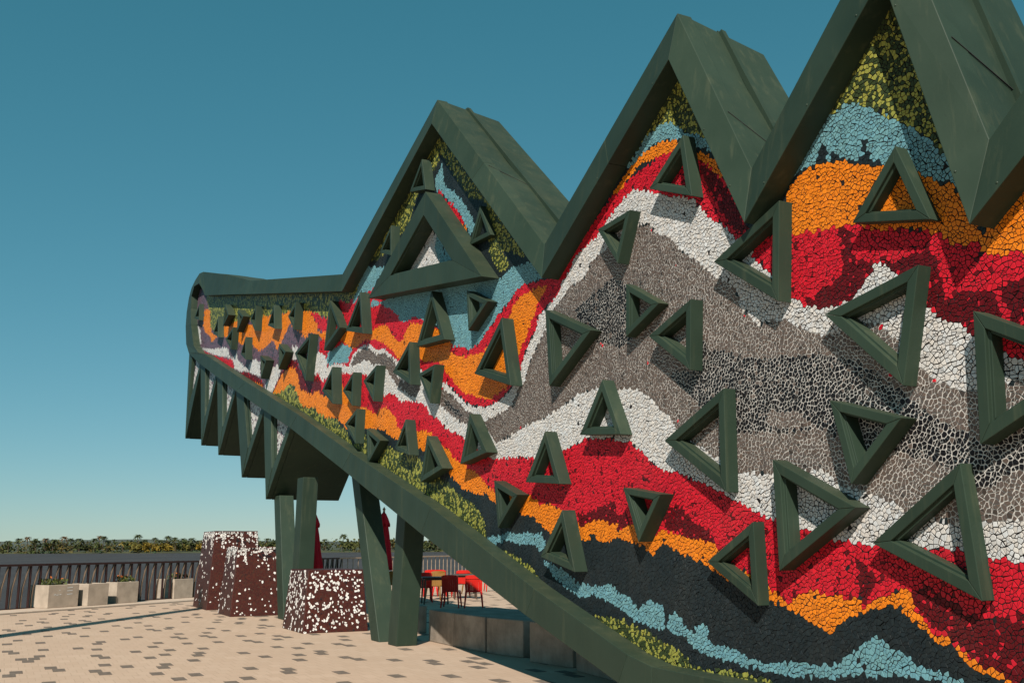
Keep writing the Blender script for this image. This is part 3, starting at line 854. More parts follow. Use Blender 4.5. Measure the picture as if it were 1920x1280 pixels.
band('D', [(1600, 1040), (1625, 1060), (1640, 1085), (1622, 1140), (1612, 1130), (1608, 1085)])
band('D', [(1700, 1120), (1720, 1100), (1760, 1110), (1800, 1140), (1840, 1160), (1915, 1152), (2500, 1170), (2500, 1600), (2000, 1360), (1892, 1278), (1851, 1257), (1805, 1216), (1787, 1197), (1741, 1168)])
band('O', OTOP + OLOW[::-1])
# aqua runs
band('A', T(900, 860, 6.4, [(65, 950), (130, 910), (220, 930), (330, 875), (430, 890), (560, 885), (690, 880), (720, 890), (780, 990), (770, 1040), (720, 1120), (690, 1090), (660, 1020), (560, 1020), (430, 1020), (330, 970), (230, 1010), (110, 1030)]))
band('A', T(880, 960, 6.4, [(870, 560), (940, 590), (1050, 640), (1180, 730), (1280, 840), (1350, 860), (1420, 860), (1480, 870), (1560, 890), (1690, 860), (1760, 950), (1850, 1010), (1930, 1030), (1930, 1220), (1820, 1160), (1740, 1110), (1640, 1060), (1540, 1030), (1480, 985), (1400, 1025), (1300, 1015), (1200, 935), (1110, 880), (1030, 800), (960, 700), (900, 630)]))
band('A', T(1080, 1000, 4.571, [(300, 440), (370, 530), (470, 570), (530, 660), (560, 610), (610, 570), (740, 620), (755, 720), (765, 830), (700, 815), (600, 775), (480, 745), (400, 655), (300, 605), (230, 570), (230, 460)]))
band('A', T(1080, 1000, 4.571, [(785, 690), (820, 660), (880, 700), (905, 750), (910, 780), (960, 815), (1030, 850), (1020, 800), (1075, 785), (1118, 805), (1130, 890), (1170, 930), (1270, 965), (1400, 1025), (1490, 1065), (1580, 1105), (1700, 1115), (1800, 1100), (1920, 1100), (1920, 1240), (1750, 1215), (1600, 1175), (1500, 1155), (1400, 1125), (1300, 1085), (1160, 1075), (1090, 1035), (1000, 975), (930, 885), (900, 865), (820, 855), (785, 830)]))
band('A', T(1480, 1060, 4.364, [(0, 790), (60, 780), (200, 815), (330, 815), (420, 765), (500, 705), (560, 665), (650, 605), (690, 570), (750, 605), (850, 685), (960, 735), (1010, 785), (1100, 845), (1200, 865), (1330, 895), (1440, 955), (1600, 1060), (1300, 970), (1200, 945), (1080, 915), (940, 915), (800, 895), (700, 925), (600, 895), (500, 905), (360, 925), (250, 915), (100, 900), (0, 895)]))
# lime and dark green
band('L', [(510, 739), (525, 737), (532, 730), (542, 718), (550, 722), (557, 740), (562, 755), (570, 763), (590, 764), (600, 776), (612, 782), (632, 786), (640, 800), (647, 806), (662, 832), (681, 808), (690, 830), (725, 835), (744, 845), (787, 857), (800, 880), (818, 890), (839, 906), (855, 922), (882, 940), (900, 959), (908, 980), (913, 1018), (930, 1035), (800, 960), (690, 880), (600, 805), (540, 780), (500, 750)])
band('L', T(1080, 1000, 4.571, [(130, 680), (250, 715), (390, 735), (480, 785), (600, 825), (700, 915), (800, 955), (900, 1015), (940, 1065), (1000, 1140), (1140, 1180), (1260, 1150), (1440, 1195), (1640, 1255), (1700, 1300), (1300, 1250), (1100, 1210), (850, 1170), (690, 1120), (550, 1000), (400, 900), (250, 800)]))
band('L', T(880, 960, 6.4, [(350, 460), (420, 470), (500, 500), (590, 540), (630, 600), (730, 650), (810, 750), (830, 810), (690, 730), (530, 610), (350, 495)]))
# --- spike tops
band('L', [(1253, 100), (1120, 330), (1180, 300), (1203, 268), (1213, 253), (1226, 243), (1238, 232), (1253, 230), (1272, 237), (1280, 247), (1305, 251), (1330, 265), (1340, 280)])
band('A', [(1170, 318), (1203, 268), (1213, 253), (1226, 243), (1238, 232), (1253, 230), (1272, 237), (1280, 247), (1305, 251), (1330, 265), (1340, 285), (1330, 284), (1301, 270), (1267, 263), (1253, 261), (1234, 267), (1217, 273), (1205, 290), (1199, 290), (1185, 310)])
band('O', [(1148, 362), (1174, 324), (1192, 299), (1197, 293), (1222, 276), (1238, 266), (1257, 262), (1272, 265), (1290, 275), (1305, 282), (1326, 291), (1345, 307), (1355, 330), (1349, 332), (1328, 312), (1309, 301), (1285, 285), (1257, 284), (1247, 288), (1226, 298), (1197, 309), (1186, 326), (1170, 345), (1155, 364)])
band('D', [(1308, 305), (1340, 328), (1358, 350), (1380, 390), (1400, 428), (1385, 440), (1365, 420), (1345, 385), (1325, 345)])
band('L', [(1652, -60), (1520, 240), (1545, 225), (1570, 205), (1600, 192), (1650, 210), (1690, 235), (1720, 245), (1775, 292), (1740, 160)])
band('A', [(1470, 345), (1510, 290), (1545, 225), (1570, 205), (1600, 192), (1650, 210), (1690, 235), (1720, 245), (1775, 292), (1800, 350), (1740, 332), (1690, 322), (1650, 306), (1630, 300), (1622, 258), (1612, 262), (1615, 290), (1606, 303), (1570, 296), (1560, 285), (1552, 300), (1546, 270), (1538, 272), (1530, 305), (1500, 318)])
band('O', [(1455, 445), (1480, 345), (1520, 312), (1570, 303), (1610, 305), (1650, 312), (1700, 325), (1730, 330), (1790, 350), (1830, 410), (1850, 462), (1830, 458), (1790, 458), (1760, 440), (1720, 428), (1680, 425), (1650, 430), (1600, 420), (1540, 430)])
band('O', [(1840, 475), (1850, 430), (1930, 330), (2200, 250), (2500, 420), (2500, 470), (1920, 474), (1880, 477)])
band('A', [(2000, 330), (2080, 180), (2180, 300), (2060, 320)])
band('L', [(2020, 240), (2075, 80), (2150, 230)])
# first spike
band('L', T(660, 270, 6.4, [(940, -250), (1130, 0), (1500, 520), (1920, 1100), (2080, 1360), (1900, 1300), (1640, 1250), (1600, 700), (1400, 640), (1250, 430), (1150, 250), (1100, 180), (1040, 110), (1040, 200), (980, 320), (950, 330), (900, 100)]))
band('L', T(660, 270, 6.4, [(690, 570), (790, 590), (740, 760), (680, 950), (600, 1060), (300, 1400), (200, 1400), (460, 950), (560, 800)]))
band('A', T(660, 270, 6.4, [(1080, 210), (1090, 420), (1110, 500), (1220, 570), (1310, 680), (1390, 800), (1450, 900), (1465, 1000), (1420, 1090), (1360, 1000), (1300, 880), (1240, 790), (1170, 700), (1100, 640), (1070, 560), (990, 550), (990, 420), (1040, 330)]))
band('R', T(660, 270, 6.4, [(1000, 560), (1070, 555), (1100, 650), (1190, 715), (1250, 785), (1315, 880), (1350, 980), (1290, 970), (1180, 830), (1080, 690)]))
band('O', T(660, 270, 6.4, [(1310, 970), (1390, 990), (1370, 1070), (1400, 1110), (1350, 1120)]))
band('W', [(795, 420), (825, 450), (828, 500), (755, 515), (770, 480)])
band('A', [(818, 430), (860, 495), (828, 500), (815, 470)])
band('L', T(640, 180, 3.2, [(880, 920), (950, 920), (1010, 1010), (950, 1060), (910, 1000)]))

TRI = [  # front corners of each triangle frame (photo px), sideways depth px
 ((374, 569), (364, 596), (373, 600), 8), ((409, 592), (400, 625), (409, 632), 10), ((422.5, 570), (428.5, 590), (418, 611), 12), ((446, 580), (456, 592.5), (444, 622.5), 12),
 ((480, 573), (469, 599), (477.5, 620), 12), ((514, 571), (502, 610), (514.5, 616), 13), ((554.5, 566), (540, 592.5), (551, 618), 14), ((437, 613), (422.5, 636), (433, 655), 11),
 ((460.5, 631), (451, 664), (460, 674), 12), ((488, 666), (499, 675), (489, 710), 14), ((523, 644), (535.5, 659), (522, 692.5), 14), ((582.5, 625), (552.5, 662), (572.5, 714), 14),
 ((618.5, 563), (637.5, 614), (607, 657), 14), ((675.5, 547), (648, 620), (680.5, 625), 16), ((623, 687), (603, 732.5), (624, 757), 16), ((662.5, 697), (642.5, 732), (660, 760.5), 15),
 ((706, 684), (681, 714), (700, 752.5), 16), ((767.5, 640), (736, 697.5), (770, 721), 17), ((815, 682.5), (784.5, 701), (806, 756), 17), ((809, 545), (780.5, 650), (833.5, 636), 18),
 ((874.5, 544.5), (914.5, 564.5), (878, 620), 17), ((940.5, 595), (889, 700.5), (957.5, 722.5), 20), ((669, 766), (646, 795), (666, 831), 15), ((687.5, 803), (713, 825.5), (689, 870), 15),
 ((760, 785.5), (740, 841), (767, 853), 17), ((800.5, 816), (787.5, 904), (829.5, 877.5), 18), ((880.5, 774.5), (862.5, 870), (912.5, 847.5), 19), ((1022, 807.5), (985, 903.5), (1049.5, 907), 20),
 ((926, 900.5), (970, 927), (933.5, 990), 20), ((1054, 955), (1013, 1043), (1077.5, 1072), 22), ((1168, 913.5), (1238, 926), (1197, 1016), 24), ((1129, 711), (1087, 815), (1164, 814), 20),
 ((1357, 727), (1245, 826), (1362.5, 923), 20), ((1448, 861), (1604.6, 951), (1461, 1070), 25), ((1555, 750), (1690, 783), (1595.6, 908), 27), ((1722, 495.5), (1545, 589), (1694, 723.5), 22),
 ((1824, 582.4), (2076, 673), (1837, 833), 26), ((1800, 867), (1635, 1017.6), (1842, 1127), 21), ((1412, 977), (1325, 1052.5), (1422, 1135.6), 19), ((1461, 375), (1337.5, 491), (1459, 565), 22),
 ((1295, 560), (1215.6, 630), (1294, 694), 21), ((1173.4, 532), (1236, 568), (1173.4, 632), 17), ((1022, 580), (1108, 619), (1029.7, 724), 18), ((1181, 393), (1120, 430), (1158, 494), 19),
 ((1280.5, 252.6), (1216.5, 354), (1297, 367.5), 20), ((1678, 273), (1597.5, 417.7), (1743.6, 411), 20), ((791, 298), (768, 360), (798, 355), 16), ((900, 385), (879.5, 460), (920, 440), 10),
 ((733.4, 422), (711.6, 473.4), (733.4, 479), 15), ((797.5, 359), (689.7, 559), (903, 518), 27)]

def tri_depth(v, side):
    # depth whose sideways shift at the triangle's middle is `side` pixels
    cx = sum(p[0] for p in v) / 3; cy = sum(p[1] for p in v) / 3
    d = .15
    for _ in range(4):
        u, z = onwall(cx, cy, d)
        a = wall_px([(u, z)], d)[0]; b = wall_px([(u, z)], 0)[0]
        d *= side / max(1e-3, b[0] - a[0])
        d = min(.34, max(.07, d))
    return d * 1.12
frame_cover = []
for ti, (a, b, c, side) in enumerate(TRI):
    d = tri_depth((a, b, c), side)
    P = [Vector(onwall(*q, d)) for q in (a, b, c)]
    if (P[1] - P[0]).cross(P[2] - P[0]) < 0: P = [P[0], P[2], P[1]]
    la = [(P[(k + 1) % 3] - P[(k + 2) % 3]).length for k in range(3)]
    per = sum(la)
    area = abs((P[1] - P[0]).cross(P[2] - P[0])) / 2
    inr = 2 * area / per
    ctr = (P[0] * la[0] + P[1] * la[1] + P[2] * la[2]) / per
    wbar = min(.080, .34 * inr)
    if ti == len(TRI) - 1: wbar = .45 * inr
    f1 = 1 - wbar / inr
    lip = min(.026, .08 * inr)
    f2 = f1 - lip / inr
    step = min(.035, .25 * d)
    L1 = [ctr + (p - ctr) * f1 for p in P]
    L2 = [ctr + (p - ctr) * f2 for p in P]
    fr = empty('triangle_frame')
    fr.parent = SC
    child_inv(fr)
    cut = .0016
    for k in range(3):
        j = (k + 1) % 3
        bm = bmesh.new()
        rings = []
        for m_, mm in ((k, j), (j, k)):
            ring = []
            for poly, n_ in ((P, 0.0), (P, d), (L1, d), (L1, d - step), (L2, d - step), (L2, 0.0)):
                e_ = (poly[mm] - poly[m_]).normalized() * cut
                q = poly[m_] + e_
                ring.append(bm.verts.new(W3(q.x, q.y, n_)))
            rings.append(ring)
        for q in range(6):
            bm.faces.new((rings[0][q], rings[0][(q + 1) % 6], rings[1][(q + 1) % 6], rings[1][q]))
        bm.faces.new(rings[0][::-1]); bm.faces.new(rings[1])
        o = bmobj('bar', bm, M_GREEN, fr)
        bevel(o, .005, 2, 25)

# ---------------------------------------------------------------- the tiles: Voronoi shards on the wall plane
us = [p[0] for p in mask_poly]; vs_ = [p[1] for p in mask_poly]
u0, v0, v1 = min(us) - .3, -.2, max(vs_ + [max(q[1] for q in sp) for sp in spike_polys]) + .3
u1 = onwall(2060, 700)[0]
pts = []
r2 = np.random.default_rng(11)
# shards a little larger towards the near end
u = u0
row = 0
UA, UB, UC = onwall(880, 700)[0], onwall(620, 650)[0], onwall(1250, 700)[0]
while u < u1:
    f = (u - u0) / (u1 - u0)
    s = .0355 if u > UA else (.046 if u > UB else .066)
    vv = np.arange(v0, v1, s) + (row % 2) * s / 2
    jit = r2.uniform(-.56, .56, (len(vv), 2)) * s
    pts.append(np.stack([u + jit[:, 0], vv + jit[:, 1]], 1))
    u += s * .92
    row += 1
pts = np.concatenate(pts)
mk = in_poly(pts, mask_poly)
for sp in spike_polys: mk |= in_poly(pts, sp)
# keep a margin ring of neighbours so border cells close
grid_keep = mk.copy()
for du, dv in ((.15, 0), (-.15, 0), (0, .15), (0, -.15), (.11, .11), (-.11, .11), (.11, -.11), (-.11, -.11)):
    q = pts + np.array([du, dv])
    g = in_poly(q, mask_poly)
    for sp in spike_polys: g |= in_poly(q, sp)
    grid_keep |= g
pts = pts[grid_keep]; mk = mk[grid_keep]
pxs = wall_px(pts, .01)
codes = np.full(len(pts), 'K')
for c_, poly in BANDS:
    codes[in_poly(pxs + r2.normal(0, .6, pxs.shape), poly)] = c_
for si, sp in enumerate(spike_polys):
    ii = in_poly(pts, sp)
    codes[ii] = np.where(r2.random(ii.sum()) < .75, 'W', 'P')
print('tiles', int(mk.sum()))
res = delaunay_2d_cdt([Vector(p) for p in pts.tolist()], [], [], 0, 1e-7)
vco = np.array([tuple(v) for v in res[0]]); tri = np.array([tuple(f) for f in res[2]])
omap = [o[0] if o else -1 for o in res[3]]
A_, B_, C_ = vco[tri[:, 0]], vco[tri[:, 1]], vco[tri[:, 2]]
D_ = 2 * (A_[:, 0] * (B_[:, 1] - C_[:, 1]) + B_[:, 0] * (C_[:, 1] - A_[:, 1]) + C_[:, 0] * (A_[:, 1] - B_[:, 1]))
D_[np.abs(D_) < 1e-12] = 1e-12
a2, b2_, c2 = (A_ ** 2).sum(1), (B_ ** 2).sum(1), (C_ ** 2).sum(1)
CC = np.stack([(a2 * (B_[:, 1] - C_[:, 1]) + b2_ * (C_[:, 1] - A_[:, 1]) + c2 * (A_[:, 1] - B_[:, 1])) / D_,
               (a2 * (C_[:, 0] - B_[:, 0]) + b2_ * (A_[:, 0] - C_[:, 0]) + c2 * (B_[:, 0] - A_[:, 0])) / D_], 1)
adj = [[] for _ in range(len(vco))]
for t_, (a, b, c) in enumerate(tri.tolist()):
    adj[a].append(t_); adj[b].append(t_); adj[c].append(t_)
COL = {'O': (0.84, 0.225, 0.012), 'R': (0.60, 0.012, 0.028), 'D': (0.115, 0.004, 0.008), 'W': (0.70, 0.675, 0.645), 'G': (0.120, 0.092, 0.079),
       'B': (0.007, 0.0065, 0.009), 'A': (0.155, 0.345, 0.390), 'K': (0.0125, 0.0205, 0.024), 'P': (0.150, 0.090, 0.125)}
LIME, DGREEN = (0.32, 0.32, 0.065), (0.040, 0.060, 0.022)
tr_ = random.Random(4)
def split_poly(poly, ang, off):
    """break a convex shard along a line through its middle"""
    d = np.array([math.cos(ang), math.sin(ang)])
    s_ = (poly - poly.mean(0)) @ d - off
    out = ([], [])
    n = len(poly)
    for i in range(n):
        j = (i + 1) % n
        out[0 if s_[i] >= 0 else 1].append(poly[i])
        if (s_[i] >= 0) != (s_[j] >= 0):
            q = poly[i] + (poly[j] - poly[i]) * (s_[i] / (s_[i] - s_[j]))
            out[0].append(q); out[1].append(q)
    return [np.array(o_) for o_ in out if len(o_) >= 3]
tiles = []                                                  # (area px, top polygon uv, colour)
gv, gf, gm = [], [], []
for vi in range(len(vco)):
    oi = omap[vi]
    if oi < 0 or not mk[oi] or len(adj[vi]) < 3: continue
    c0 = vco[vi]
    poly = CC[adj[vi]]
    if np.abs(poly - c0).max() > .14: continue
    an = np.arctan2(poly[:, 1] - c0[1], poly[:, 0] - c0[0])
    poly = poly[np.argsort(an)]
    # drop short edges: broken shards have few sides
    SZ = .0355 if c0[0] > UA else (.046 if c0[0] > UB else .066)
    pl_ = [poly[0]]
    for q in poly[1:]:
        if abs(q[0] - pl_[-1][0]) + abs(q[1] - pl_[-1][1]) > .30 * SZ: pl_.append(q)
    if len(pl_) > 3 and abs(pl_[0][0] - pl_[-1][0]) + abs(pl_[0][1] - pl_[-1][1]) < .30 * SZ: pl_.pop()
    full = np.array(pl_)
    if len(full) < 3: continue
    code = codes[oi]
    b = len(gv)
    gv.extend([W3(q[0], q[1], 0) for q in full])
    gf.append(tuple(range(b, b + len(full))))
    gm.append(1 if code in 'GB' else 0)
    if tr_.random() < .004 and code not in 'KLGB': continue   # a lost shard
    pieces = [full]
    if len(full) >= 4 and tr_.random() < .36: pieces = split_poly(full, tr_.uniform(0, math.pi), tr_.uniform(-.2, .2) * SZ)
    for full in pieces:
        if len(full) < 3: continue
        cen = full.mean(0)
        x, y = full[:, 0], full[:, 1]
        ar = abs(np.dot(x, np.roll(y, -1)) - np.dot(y, np.roll(x, -1))) / 2
        if ar < 0.8e-4: continue
        rad = math.sqrt(ar / math.pi)
        gap = (.0039 if code == 'B' else .0037 if code == 'G' else .0029) * tr_.uniform(.7, 1.5)
        if code == 'K': gap *= .55
        top = cen + (full - cen) * (1 - min(.34, gap / rad))
        if code == 'L': col = LIME if tr_.random() < .44 else DGREEN
        elif code == 'R' and tr_.random() < .05: col = COL['D']
        elif code == 'D' and tr_.random() < .07: col = COL['R']
        elif code == 'G' and tr_.random() < .05: col = tuple(.45 * q for q in COL['G'])
        elif code == 'G' and tr_.random() < .001: col = COL['R']
        elif code == 'B' and tr_.random() < .06: col = COL['G']
        elif code == 'P' and tr_.random() < .15: col = (.05, .055, .07)
        else: col = COL[code]
        g = tr_.uniform(.84, 1.13) if code != 'K' else tr_.uniform(.8, 1.22)
        hsft = tr_.uniform(-.05, .05)
        col = (min(.9, col[0] * g * (1 + hsft)), min(.9, col[1] * g), min(.9, col[2] * g * (1 - hsft)), 1)
        tiles.append((ar, top, col, cen))
print('shards', len(tiles))
me = bpy.data.meshes.new('grout')
me.from_pydata([tuple(v) for v in gv], [], gf)
me.polygons.foreach_set('material_index', np.array(gm, np.int32))
me.update()
child_inv(link('grout', me, [M_GDARK, M_GWHITE], SC))

def shard(top, r):
    n = len(top)
    h = .0038 + r.uniform(-.0012, .0012)
    cen = top.mean(0)
    tx, ty = r.gauss(0, .024), r.gauss(0, .024)
    V = [W3(q[0], q[1], -.001) for q in top]
    ins = cen + (top - cen) * .955
    if cen[0] < UC:
        V += [W3(q[0], q[1], h) for q in top]
        return V, [tuple(range(n, 2 * n))] + [(k, (k + 1) % n, n + (k + 1) % n, n + k) for k in range(n)]
    V += [W3(q[0], q[1], h - .0012 + tx * (q[0] - cen[0]) + ty * (q[1] - cen[1])) for q in top]
    V += [W3(q[0], q[1], h + tx * (q[0] - cen[0]) + ty * (q[1] - cen[1])) for q in ins]
    F = [tuple(range(2 * n, 3 * n))]
    for k in range(n):
        F.append((k, (k + 1) % n, n + (k + 1) % n, n + k))
        F.append((n + k, n + (k + 1) % n, 2 * n + (k + 1) % n, 2 * n + k))
    return V, F
cpx = wall_px(np.array([t_[3] for t_ in tiles]), .01)
wpos = np.array([list(W3(t_[3][0], t_[3][1], 0)) for t_ in tiles])
dist = np.linalg.norm(wpos - np.array(EYE), axis=1)
# shards hidden behind a triangle frame do not count as showing
hid = np.zeros(len(tiles), bool)
for (a, b, c, side) in TRI:
    hid |= in_poly(cpx, [a, b, c])
inside = (cpx[:, 0] > 10) & (cpx[:, 0] < 1910) & (cpx[:, 1] > 10) & (cpx[:, 1] < 1270) & ~hid
score = np.where(inside, np.array([t_[0] for t_ in tiles]) / dist ** 2, 0)
big = set(np.argsort(-score)[:300].tolist())
sv, sf, scol = [], [], []
for k, (ar, top, col, cen) in enumerate(tiles):
    V, F = shard(top, tr_)
    if k in big:
        me = bpy.data.meshes.new('tile')
        c3 = W3(cen[0], cen[1], 0)
        me.from_pydata([tuple(v - c3) for v in V], [], F)
        at = me.attributes.new('tile_colour', 'FLOAT_COLOR', 'FACE')
        at.data.foreach_set('color', np.tile(np.array(col, np.float32), len(F)))
        me.materials.append(M_TILE)
        o = bpy.data.objects.new('tile', me)
        C.objects.link(o)
        o.parent = SC
        o.location = c3 - Vector((P0.x, P0.y, 0))
    else:
        b = len(sv)
        sv.extend(V)
        sf.extend([tuple(i + b for i in f_) for f_ in F])
        scol.extend([col] * len(F))
me = bpy.data.meshes.new('tile_field')
me.from_pydata([tuple(v) for v in sv], [], sf)
at = me.attributes.new('tile_colour', 'FLOAT_COLOR', 'FACE')
at.data.foreach_set('color', np.array(scol, np.float32).ravel())
tf = child_inv(link('tile_field', me, M_TILE, SC))
tag(tf, 'field of small broken tiles in colour bands', kind='stuff')

# ---------------------------------------------------------------- legs
def leg(top_px, bot_px, nf, wu, wn, ztop):
    """box leg: its front left bottom corner at bot_px, leaning so that the same corner passes top_px"""
    u1_, v1_ = onwall(*top_px, nf); u0_, v0_ = onwall(*bot_px, nf)
    t = (ztop - v0_) / (v1_ - v0_)
    uT = u0_ + (u1_ - u0_) * t
    u0_ = u0_ + (u1_ - u0_) * ((0 - v0_) / (v1_ - v0_))
    bm = bmesh.new()
    add_hex(bm, [W3(u0_, 0, nf), W3(u0_ + wu, 0, nf), W3(u0_ + wu, 0, nf - wn), W3(u0_, 0, nf - wn),
                 W3(uT, ztop, nf), W3(uT + wu, ztop, nf), W3(uT + wu, ztop, nf - wn), W3(uT, ztop, nf - wn)])
    o = child_inv(bmobj('leg', bm, M_GREEN, SC))
    bevel(o, .012, 2)
leg((659, 893), (696, 1203), -.20, .42, .36, 3.6)
leg((744, 964), (727, 1207), -.20, .42, .36, 2.4)
leg((514, 938), (521, 1164), -.08, .55, .34, onwall(514, 930, -.08)[1])
leg((557, 910), (543, 1164), -.08, .50, .34, onwall(560, 896, -.08)[1])

# ================================================================== MOSAIC BLOCKS
def mosaic_block(fl_px, wn, wu, h, taper, seed, chips, drips, label):
    """block aligned to the sculpture; fl_px is its front left ground corner"""
    p = ground(*fl_px)
    root = empty('mosaic_block', (p.x, p.y, 0))
    tag(root, label, 'block', 'maroon mosaic blocks')
    X, Y = -N, -U                                          # across (right), away
    def at(a, b, z, grow=0.0):
        t = taper * z / h
        return X * (t + a * (wn - 2 * t)) + Y * (t + b * (wu - 2 * t)) + Vector((0, 0, z))
    bm = bmesh.new()
    add_hex(bm, [at(0, 0, 0), at(1, 0, 0), at(1, 1, 0), at(0, 1, 0), at(0, 0, h), at(1, 0, h), at(1, 1, h), at(0, 1, h)])
    bevel(bmobj('core', bm, M_MAROON, root), .012, 2)
    r = random.Random(seed)
    def chipset(name, mat, kind):
        V, F = [], []
        faces = [((0, 0), (1, 0)), ((0, 1), (0, 0)), ((1, 0), (1, 1))]
        for fi, (c0, c1) in enumerate(faces):
            n_ = int(chips * (1 if fi == 0 else .62 * wu / wn)) if kind == 'w' else int(chips * .12)
            cand = [(r.uniform(.03, .97), r.uniform(.015, .985)) for _ in range(n_)]
            if kind == 'b' and drips: cand += [(r.uniform(.02, .98), 1 - abs(r.gauss(0, .07))) for _ in range(90)] + [(r.uniform(.5, .8), r.uniform(.82, .88)) for _ in range(30 if fi == 0 else 0)]
            if kind == 'w' and drips:
                cand += [(r.uniform(.01, .99), 1 - abs(r.gauss(0, .06))) for _ in range(int(70 * (1 if fi == 0 else wu / wn)))]
                for dx in ((.16, .62, .97) if fi == 0 else (.3, .8)):
                    ln = r.uniform(.20, .32)
                    cand += [(dx + r.gauss(0, .02) + (.06 * q), 1 - ln * q) for q in [r.random() for _ in range(26)]]
            for s, z in cand:
                z = min(.975, max(.02, z)); s = min(.97, max(.03, s))
                def pos(s_, z_):
                    a = c0[0] + (c1[0] - c0[0]) * s_; b = c0[1] + (c1[1] - c0[1]) * s_
                    return at(a, b, z_ * h)
                e1 = pos(s + .01, z) - pos(s, z); e1.normalize()
                e2 = pos(s, z + .01) - pos(s, z); e2.normalize()
                nn = e1.cross(e2).normalized()
                if nn.dot(pos(s, z) - at(.5, .5, z * h)) < 0: nn = -nn
                c = pos(s, z)
                m_ = r.choice((4, 4, 5, 5, 3))
                a0 = r.uniform(0, 6.28)
                sz = r.uniform(.014, .036) * (1 if kind == 'w' else .7)
                el = r.uniform(.65, 1.25)
                ring = []
                for q in range(m_):
                    a = a0 + q * 2 * math.pi / m_ + r.uniform(-.35, .35)
                    rr = sz * r.uniform(.75, 1.2)
                    ring.append((rr * math.cos(a) * el, rr * math.sin(a) / el))
                b = len(V)
                V += [c + e1 * x + e2 * y - nn * .004 for x, y in ring]
                V += [c + e1 * x * .93 + e2 * y * .93 + nn * .008 for x, y in ring]
                F.append(tuple(range(b + m_, b + 2 * m_)))
                for q in range(m_):
                    F.append((b + q, b + (q + 1) % m_, b + m_ + (q + 1) % m_, b + m_ + q))
        bm = bmesh.new()
        vv = [bm.verts.new(v) for v in V]
        for f_ in F: bm.faces.new([vv[i] for i in f_])
        o = bmobj(name, bm, mat, root)
        tag(o, kind='stuff')
    chipset('white_chips', M_CHIP, 'w')
    chipset('black_chips', M_BLACKCHIP, 'b')
    return root
mosaic_block((567, 1187.5), 1.30, 1.55, 1.17, .10, 31, 225, False, 'lowest maroon mosaic block with white chips all over, between the green legs')
mosaic_block((431, 1156), 1.30, 1.55, 1.62, .13, 32, 58, True, 'middle-height maroon mosaic block with white drips from its top edge')
mosaic_block((386, 1143.5), 1.45, 2.05, 2.04, .16, 33, 62, True, 'tallest maroon mosaic block with white drips, nearest the concrete planters')

# ================================================================== RAILING
rail_root = empty('railing', rail(0, 0, .035))
tag(rail_root, 'long rust-brown railing of straight and bent slats along the river', 'railing')
def rinv(o):
    o.parent = rail_root
    o.matrix_parent_inverse = Matrix.Translation(-Vector(rail(0, 0, .035)))
    return o
RH = 1.17
SPLIT = (ground(645, 1100) - RA).dot(RD)
x_s = [(k * .325 - 6.0) for k in range(400)]
bm = bmesh.new()
def box_rail(bm, s0, s1, z0, z1, o0, o1):
    add_hex(bm, [rail(s0, o0, z0), rail(s1, o0, z0), rail(s1, o1, z0), rail(s0, o1, z0), rail(s0, o0, z1), rail(s1, o0, z1), rail(s1, o1, z1), rail(s0, o1, z1)])
SEND = 75
sX = (ground(645, 1103) - RA).dot(RD)
sX = min(max(sX, 12), 60)
box_rail(bm, -8, sX, RH - .03, RH + .025, -.05, .05)
rinv(bmobj('top_rail', bm, M_RAIL))
bm = bmesh.new()
box_rail(bm, sX + .02, SEND, RH - .03, RH + .025, -.05, .05)
rinv(bmobj('top_rail', bm, M_PALE))
# straight slat, built once around its foot
def rail_local(bm, pts, wid, thick):
    prev = None
    for (s, z) in pts:
        q = [RD * s + RO * o + Vector((0, 0, z)) + RD * t for o in (-thick, thick) for t in (-wid, wid)]
        ring = [bm.verts.new(p) for p in (q[0], q[1], q[3], q[2])]
        if prev:
            for k in range(4): bm.faces.new((prev[k], prev[(k + 1) % 4], ring[(k + 1) % 4], ring[k]))
        else: bm.faces.new(ring[::-1])
        prev = ring
    bm.faces.new(prev)
def mk_mesh(name, pts, wid, thick, mat):
    bm = bmesh.new()
    rail_local(bm, pts, wid, thick)
    bmesh.ops.recalc_face_normals(bm, faces=bm.faces)
    m_ = bpy.data.meshes.new(name); bm.to_mesh(m_); bm.free(); m_.materials.append(mat)
    return m_
Z0, Z1 = .02, RH - .032
me_st = mk_mesh('slat', [(0, Z0), (0, Z1)], .016, .032, M_RAIL)
me_bt = mk_mesh('bent_slat', [(-.05, Z0), (-.045, .30), (-.02, .58), (.06, .86), (.13, Z1)], .010, .028, M_SLAT)
me_pl = mk_mesh('slat', [(0, Z0), (0, Z1)], .012, .014, M_PALE)
cnt = 0
far_bm = bmesh.new()
s = -6.0
k = 0
while s < SEND - .2:
    near = s < sX
    for (m_, off) in (((me_st, 0), (me_bt, .14)) if near else ((me_pl, 0), (me_pl, .38))):
        p = rail(s + off, 0, 0)
        if cnt < 290:
            o = bpy.data.objects.new(m_.name.split('.')[0], m_)
            o.location = p
            C.objects.link(o)
            rinv(o)
            cnt += 1
        else:
            box_rail(far_bm, s + off - .012, s + off + .012, .02, RH - .032, -.014, .014)
    s += .325 if near else .76
if len(far_bm.verts): tag(rinv(bmobj('slats_beyond', far_bm, M_PALE)), kind='stuff')
bm = bmesh.new()
box_rail(bm, -8, SEND, .036, .06, -.03, .03)
rinv(bmobj('bottom_rail', bm, M_RAIL))

